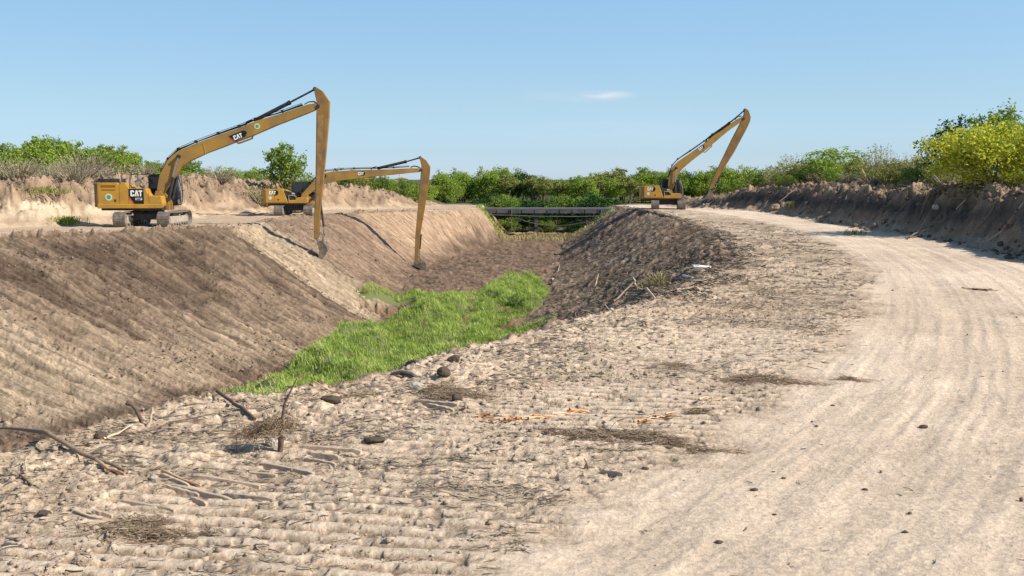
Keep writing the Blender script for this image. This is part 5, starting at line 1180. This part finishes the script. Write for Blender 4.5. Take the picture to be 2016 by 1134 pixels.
def rock(name, px, py, r, m, lab, cat='stone', sq=(1, 1, .8), seed=0, lift=.4):
    import bmesh
    p = hit(px, py); bm = bmesh.new(); bmesh.ops.create_icosphere(bm, subdivisions=3, radius=1); me = bpy.data.meshes.new(name); rg = np.random.default_rng(seed+int(px)); off = rg.random(3)*9
    from mathutils import noise as mn
    for v in bm.verts:
        q = v.co.copy(); k = 1+.35*mn.noise(q*1.1+Vector(off))+.16*mn.noise(q*2.7+Vector(off)); v.co = Vector((q.x*sq[0], q.y*sq[1], q.z*sq[2]))*k*r
    bm.to_mesh(me); bm.free(); me.materials.append(m); o = bpy.data.objects.new(name, me); COL.objects.link(o); o.location = p+Vector((0, 0, r*lift)); tag(o, lab, cat); return o
rock('stone', 536, 878, .075, M['stone'], 'pale round stone at the foot of the upright dead sapling')
rock('clod', 216, 812, .05, M['clodd'], 'upright reddish brown clod on the lower slope left of the dark root stub', 'clod', (.8, .8, 1.2))
rock('stone', 198, 866, .085, M['clodd'], 'dark rounded lump beside the short pale twig on the brink')
rock('stone', 304, 944, .04, M['stone'], 'small brown stone at the left end of the pressed clay bars')
rock('stone', 820, 768, .11, M['stone'], 'whitish flat stone below the black tyre piece', 'stone', (1.2, .8, .6))
rock('clod', 893, 714, .10, M['clodd'], 'single brown clod sitting on the smooth brink above the rubble', 'clod', (1.1, .9, .9))
rock('clod', 875, 742, .11, M['clodd'], 'pointed dark clod right of the black tyre piece', 'clod')
rock('clod', 900, 788, .08, M['clodd'], 'dark clod over the two short clay bars', 'clod')
rock('clod', 652, 796, .10, M['clodd'], 'flat dark clod in a hollow below the grass edge', 'clod', (1.6, .8, .6))
rock('clod', 736, 872, .07, M['clodd'], 'small flat dark clod right of the longest clay bar', 'clod', (1.8, .8, .5))
rock('stone', 825, 872, .035, M['stone'], 'small rounded brown stone on the bare soil in the middle foreground')
rock('stone', 203, 985, .05, M['palew'], 'small orange white chunk left of the clay bars')
rock('clod', 88, 1020, .05, M['clodd'], 'dark clod in a small pit at the lower left', 'clod', (1.5, 1, .6))
rock('stone', 1842, 414, .22, M['stone'], 'light stone lodged high on the dark right bank')
rock('stone', 1722, 448, .22, M['clod'], 'tan boulder clod at the foot of the right bank')
rock('clod', 1525, 415, .5, M['clod'], 'big tan clod on the verge where the right bank begins', 'clod')
rock('stone', 1088, 553, .12, M['plastic'], 'white stone at the top end of the grass')
rock('stone', 950, 612, .09, M['plastic'], 'tiny white stone in the notch of the grass')
rock('stone', 1385, 405, .12, M['plastic'], 'white stone on the far road below the right bank')
for px, py, r_, i in ((1270, 927, .028, 0), (1485, 970, .026, 1), (1415, 1071, .024, 2), (1818, 844, .04, 3), (1703, 965, .02, 4), (1782, 1053, .02, 5), (1525, 1016, .015, 6), (1640, 800, .02, 7)):
    rock('clod', px, py, r_, M['clodd'], ['dark crumb on the road edge nearest the flattened root mat', 'flattened dark crumb in the middle of the road', 'lowest dark crumb on the road', 'dark crumb cluster near the right tracks on the road', 'tiny dark crumb left of the right hand tread marks', 'tiny dark crumb low on the right hand tread marks', 'tiniest round crumb in mid road', 'small crumb near the bend of the road'][i], 'clod', (1.5, 1, .6))
# black half buried tyre piece
p = hit(792, 746); mb = MB(); mb.tube([(-.26, 0, -.06), (-.22, 0, .03), (-.13, 0, .085), (0, 0, .11), (.13, 0, .085), (.22, 0, .03), (.26, 0, -.06)], .032, 8); mb.tube([(-.24, .1, -.06), (-.19, .1, .03), (0, .1, .08), (.19, .1, .03), (.24, .1, -.06)], .028, 8)
tag(mb.build('tyre_piece', M['rubber'], loc=p), 'black curved piece of tyre half buried on the brink by the grass', 'tyre piece')
p = hit(812, 722); mb = MB(); mb.tube([(-.14, 0, -.05), (-.08, 0, .04), (.02, 0, .08), (.12, 0, .02)], .03, 8); tag(mb.build('tyre_piece', M['rubber'], loc=p), 'smaller black rubber piece just above the curved tyre piece', 'tyre piece')
# splintered wood
def splinters(name, pts, n, L, r, m, lab, seed, spread=.04, dirv=None):
    rg = np.random.default_rng(seed); P0 = [hit(*p) for p in pts]; o0 = P0[0]; C = []
    for i in range(n):
        t = rg.random()*(len(P0)-1); k = min(int(t), len(P0)-2); q = P0[k].lerp(P0[k+1], t-k); C.append(np.array(q-o0)+rg.normal(size=3)*np.array([spread, spread, .012])+np.array([0, 0, .03]))
    C = np.array(C); d = np.array((P0[-1]-P0[0]).normalized()) if dirv is None else np.array(dirv); d = d+rg.normal(size=(n, 3))*np.array([.35, .35, .10]); d /= np.linalg.norm(d, axis=1)[:, None]
    LL = L*(.4+rg.random(n)); P = np.stack([C-d*LL[:, None]*.5, C+rg.normal(size=(n, 3))*.01, C+d*LL[:, None]*.5], 1); V, F, id_ = tubes_np(P, 3, r*(.5+rg.random(n)), r*.3*np.ones(n), 4)
    o = npmesh(name, V, F, m, rnd=rg.random(n)[id_]); o.location = o0; return o
splm = mat('splinter_mix', (.5,.35,.2), .75, (12, (.50,.26,.11), .35), None, .2, attr=('rnd', [(.13,.055,.03), (.52,.26,.12), (.66,.50,.31), (.76,.62,.43)]))
tag(splinters('splintered_log', [(942, 826), (1010, 828), (1060, 824), (1150, 812)], 46, .30, .017, splm, '', 31, .035), 'splintered log of orange and pale wood shredded along the ground', 'splintered wood')
tag(splinters('splintered_log', [(1250, 832), (1290, 826), (1330, 820)], 22, .25, .014, splm, '', 32, .04), 'heap of pale wood splinters right of the splintered log', 'splintered wood')
tag(splinters('splintered_log', [(1388, 792), (1438, 788)], 9, .3, .014, M['palew'], '', 33, .03), 'flat pale wood splinter nearest the road', 'splintered wood')
tag(splinters('splintered_log', [(1910, 571), (1962, 574)], 10, .45, .02, splm, '', 34, .05), 'orange splinter lying on the road near the tree shadows', 'splintered wood')
p = hit(958, 828); rock('stump_piece', 955, 826, .055, mat('dark_red_core', (.13,.05,.03), .8, (12, (.3,.13,.07), .5)), 'dark red broken butt at the left end of the splintered log', 'stump piece', (1.4, .8, .9))
# root mats
def mat_of_roots(px0, py0, px1, py1, n, wid, lab, seed, m='rootf', r=.0035, h=.03):
    rg = np.random.default_rng(seed); a = hit(px0, py0); b = hit(px1, py1); o0 = a.lerp(b, .5); ab = np.array(b-a); L = np.linalg.norm(ab); d = ab/L; s = np.array([-d[1], d[0], 0])
    n = int(n*.8); t = np.clip(np.concatenate([rg.normal(.4, .17, n//2), rg.normal(.62, .28, n-n//2)]), -.25, 1.3); w = rg.normal(0, wid/1.6, n)*(1-np.abs(t-.5))*(.5+.8*rg.random(n)**2)+.3*wid*np.sin(t*7+seed); C = np.array(a)+ab*t[:, None]+s*w[:, None]; C[:, 2] = height_fast(C[:, 0].astype(np.float32), C[:, 1].astype(np.float32))+h*rg.random(n)
    dv = d+rg.normal(size=(n, 3))*np.array([.6, .6, .13]); dv /= np.linalg.norm(dv, axis=1)[:, None]; LL = .06+.30*rg.random(n)**2
    P = np.stack([C-dv*LL[:, None]*.5, C+rg.normal(size=(n, 3))*.015, C+dv*LL[:, None]*.5+rg.normal(size=(n, 3))*.01], 1)-np.array(o0); V, F, id_ = tubes_np(P, 3, r*(.6+rg.random(n)), r*.5*np.ones(n))
    o = npmesh('root_mat', V, F, M[m], rnd=rg.random(n)[id_]); o.location = o0; tag(o, lab, 'root mat')
mat_of_roots(1080, 850, 1370, 885, 2200, .30, 'long flattened mat of brown fibrous roots in front of the wood splinters', 41)
mat_of_roots(1415, 748, 1600, 756, 900, .28, 'dark brown root mat reaching the edge of the road', 42)
mat_of_roots(190, 1040, 370, 1058, 1900, .26, 'fuzzy straw and root mat at the lower left below the clay bars', 43)
mat_of_roots(500, 842, 575, 842, 500, .2, 'wispy root tuft spread around the upright dead sapling', 44)
mat_of_roots(830, 778, 940, 785, 900, .5, 'tangled dry root clump below the whitish flat stone', 45, h=.12)
mat_of_roots(1310, 722, 1350, 722, 260, .25, 'small dark root tuft higher on the bench', 46)
mat_of_roots(1358, 812, 1392, 814, 240, .12, 'small dark root tuft right of the pale splinter heap', 47)
mat_of_roots(1640, 748, 1700, 752, 160, .12, 'thin root twig mat lying on the road at the bend', 48)
# forked twig standing
b = (1150, 925); q = hit(*b); tw_ = MB().tube([(0, 0, 0), tuple(up(1155, 912, b)-q), tuple(up(1150, 903, b)-q)], [.010, .010, .006], 6).tube([tuple(up(1155, 912, b)-q), tuple(up(1158, 926, b)-q)], .009, 6); tag(tw_.build('twig', M['darkw'], loc=q), 'small forked black and white twig standing on the bench', 'twig')
# pale branch on the dark slope
b = (1262, 572); P = [up(1246, 546, b), up(1250, 552, b), up(1249, 558, b), up(1260, 570, b)]; P += [hit(1273, 582)+Vector((0, 0, .15)), hit(1290, 594)+Vector((0, 0, .05))]
tag(MB().tube([p-P[-1] for p in P], [.02, .035, .04, .045, .04, .025], 7).build('branch', M['palew'], loc=P[-1]), 'crooked pale bare branch lying on top of the dark right slope', 'branch')
stick('branch', [(1208, 602), (1218, 592), (1245, 566)], (.03, .03), M['wood'], 'brown branch lying left of the crooked pale one', 'branch', [.1, .1, .1])
stick('pipe_piece', [(1363, 534), (1398, 534)], (.05, .05), M['plastic'], 'thin white plastic strip at the dark slope corner', 'plastic strip', [.08, .08])
stick('pipe_piece', [(1345, 548), (1364, 551)], (.05, .04), M['plastic'], 'shorter white plastic strip below the first', 'plastic strip', [.06, .06])
stick('twig', [(1172, 565), (1178, 545)], (.03, .02), M['palew'], 'single greyish twig in the middle of the dark slope', 'twig', [.1, .1])
stick('twig', [(1098, 540), (1102, 525)], (.03, .02), M['palew'], 'reddish pale twig at the foot of the dark slope', 'twig', [.1, .15])
# broken orange stump on the right crest
D = bankD(1702, 5.2); x = wpos(1702, D); zb = float(gz(x, D)); root = empty('broken_stump', (x, D, zb)); tag(root, 'broken tree stump with splintered orange wood on the right crest', 'stump')
MB().tube([(.1, 0, -.3), (.05, 0, .3), (-.15, 0, .7)], [.16, .13, .10], 8).tube([(.1, 0, .1), (.35, 0, .5), (.75, 0, 1.25), (.95, 0, 1.9)], [.10, .08, .05, .03], 7).tube([(.05, 0, .3), (-.6, 0, .65), (-1.0, .1, .75)], [.06, .04, .02], 6).build('trunk', M['bark'], root)
MB().tube([(-.13, -.02, .62), (-.3, -.04, 1.0), (-.42, -.05, 1.35)], [.12, .09, .01], 6).tube([(-.05, -.1, .6), (.2, -.12, .38)], [.07, .05], 6).tube([(.38, -.06, .5), (.6, -.06, .95)], [.07, .05], 6).build('split_wood', M['redw'], root)
D = 49; x = wpos(1998, D); stick('branch', [(0, 0, Vector((x-1.2, D-3.4, 1.9))), (0, 0, Vector((x-.3, D-3.8, 1.2))), (0, 0, Vector((x+.3, D-4, .8)))], (.05, .05), M['bark'], 'grey branch sticking out of the dark bank near the right edge', 'branch')
stick('branch', [(1790, 472), (1815, 462), (1850, 448)], (.05, .03), M['bark'], 'grey branch leaning on the foot of the dark right bank', 'branch', [.1, .3, .3])
D = 82; x = wpos(36, D)
stick('dead_snag', [(0, 0, Vector((x, D, float(gz(x, D))-.2))), (0, 0, Vector((x+.05, D, float(gz(x, D))+1.6)))], (.12, .07), M['redw'], 'short reddish broken trunk standing in the brushwood at the far left', 'dead trunk')
for i in range(26):
    px = 1440+i*22; D = bankD(px, random.uniform(.6, 4.2)); x = wpos(px, D); a_ = random.uniform(-.9, .9)+math.pi*.5*(i % 3); L_ = random.uniform(.9, 2.4); pts = []
    for t in (-.5, -.15, .2, .5):
        xx = x+math.cos(a_)*L_*t; yy_ = D+math.sin(a_)*L_*t; pts.append((0, 0, Vector((xx, yy_, float(gz(xx, yy_))+.10+.12*abs(t)*random.random()))))
    stick('branch', pts, (random.uniform(.03, .06), .02), M[['wood', 'palew', 'bark', 'wood'][i % 4]], 'broken branch strewn on the face or crest of the right spoil bank', 'branch')['group'] = 'branches strewn on the right spoil bank'
for i in range(22):
    px = i*26-10 if i < 12 else 380+(i-12)*26; D = 74+i*.9; x = wpos(px, D); a_ = random.uniform(-.6, .6); L_ = random.uniform(1.2, 3.2); pts = []
    for t in (-.5, -.15, .2, .5):
        xx = x+math.cos(a_)*L_*t; yy_ = D+math.sin(a_)*L_*t; pts.append((0, 0, Vector((xx, yy_, float(gz(xx, yy_))+.14+.5*max(t, 0)*random.random()))))
    stick('branch', pts, (random.uniform(.03, .06), .018), M[['palew', 'bark', 'wood'][i % 3]], 'bare branch lying on the crest of the left spoil bank', 'branch')['group'] = 'branches on the left spoil bank'
# tiny distant tower above the trees
root = empty('distant_building', (wpos(792, 420), 420, -1)); tag(root, 'tiny pale distant building with a thin spire above the trees behind the middle boom', 'building')
MB().box(-2.6, 2.6, -2, 2, 0, 4.1).build('wall', M['farw'], root); MB().prism([(-2.8, 4.1), (2.8, 4.1), (0, 4.9)], -2.2, 2.2).build('roof', M['redw'], root); MB().box(-1.0, -.5, -.4, .4, 4.1, 6.2).build('spire', M['farw'], root)
for o in list(COL.objects):
    if '_used' in o.keys(): del o['_used']
for o in COL.objects:
    if o.parent is None and 'label' in o.keys() and not 4 <= len(o['label'].split()) <= 16: print('LABEL', len(o['label'].split()), o.name, o['label'])
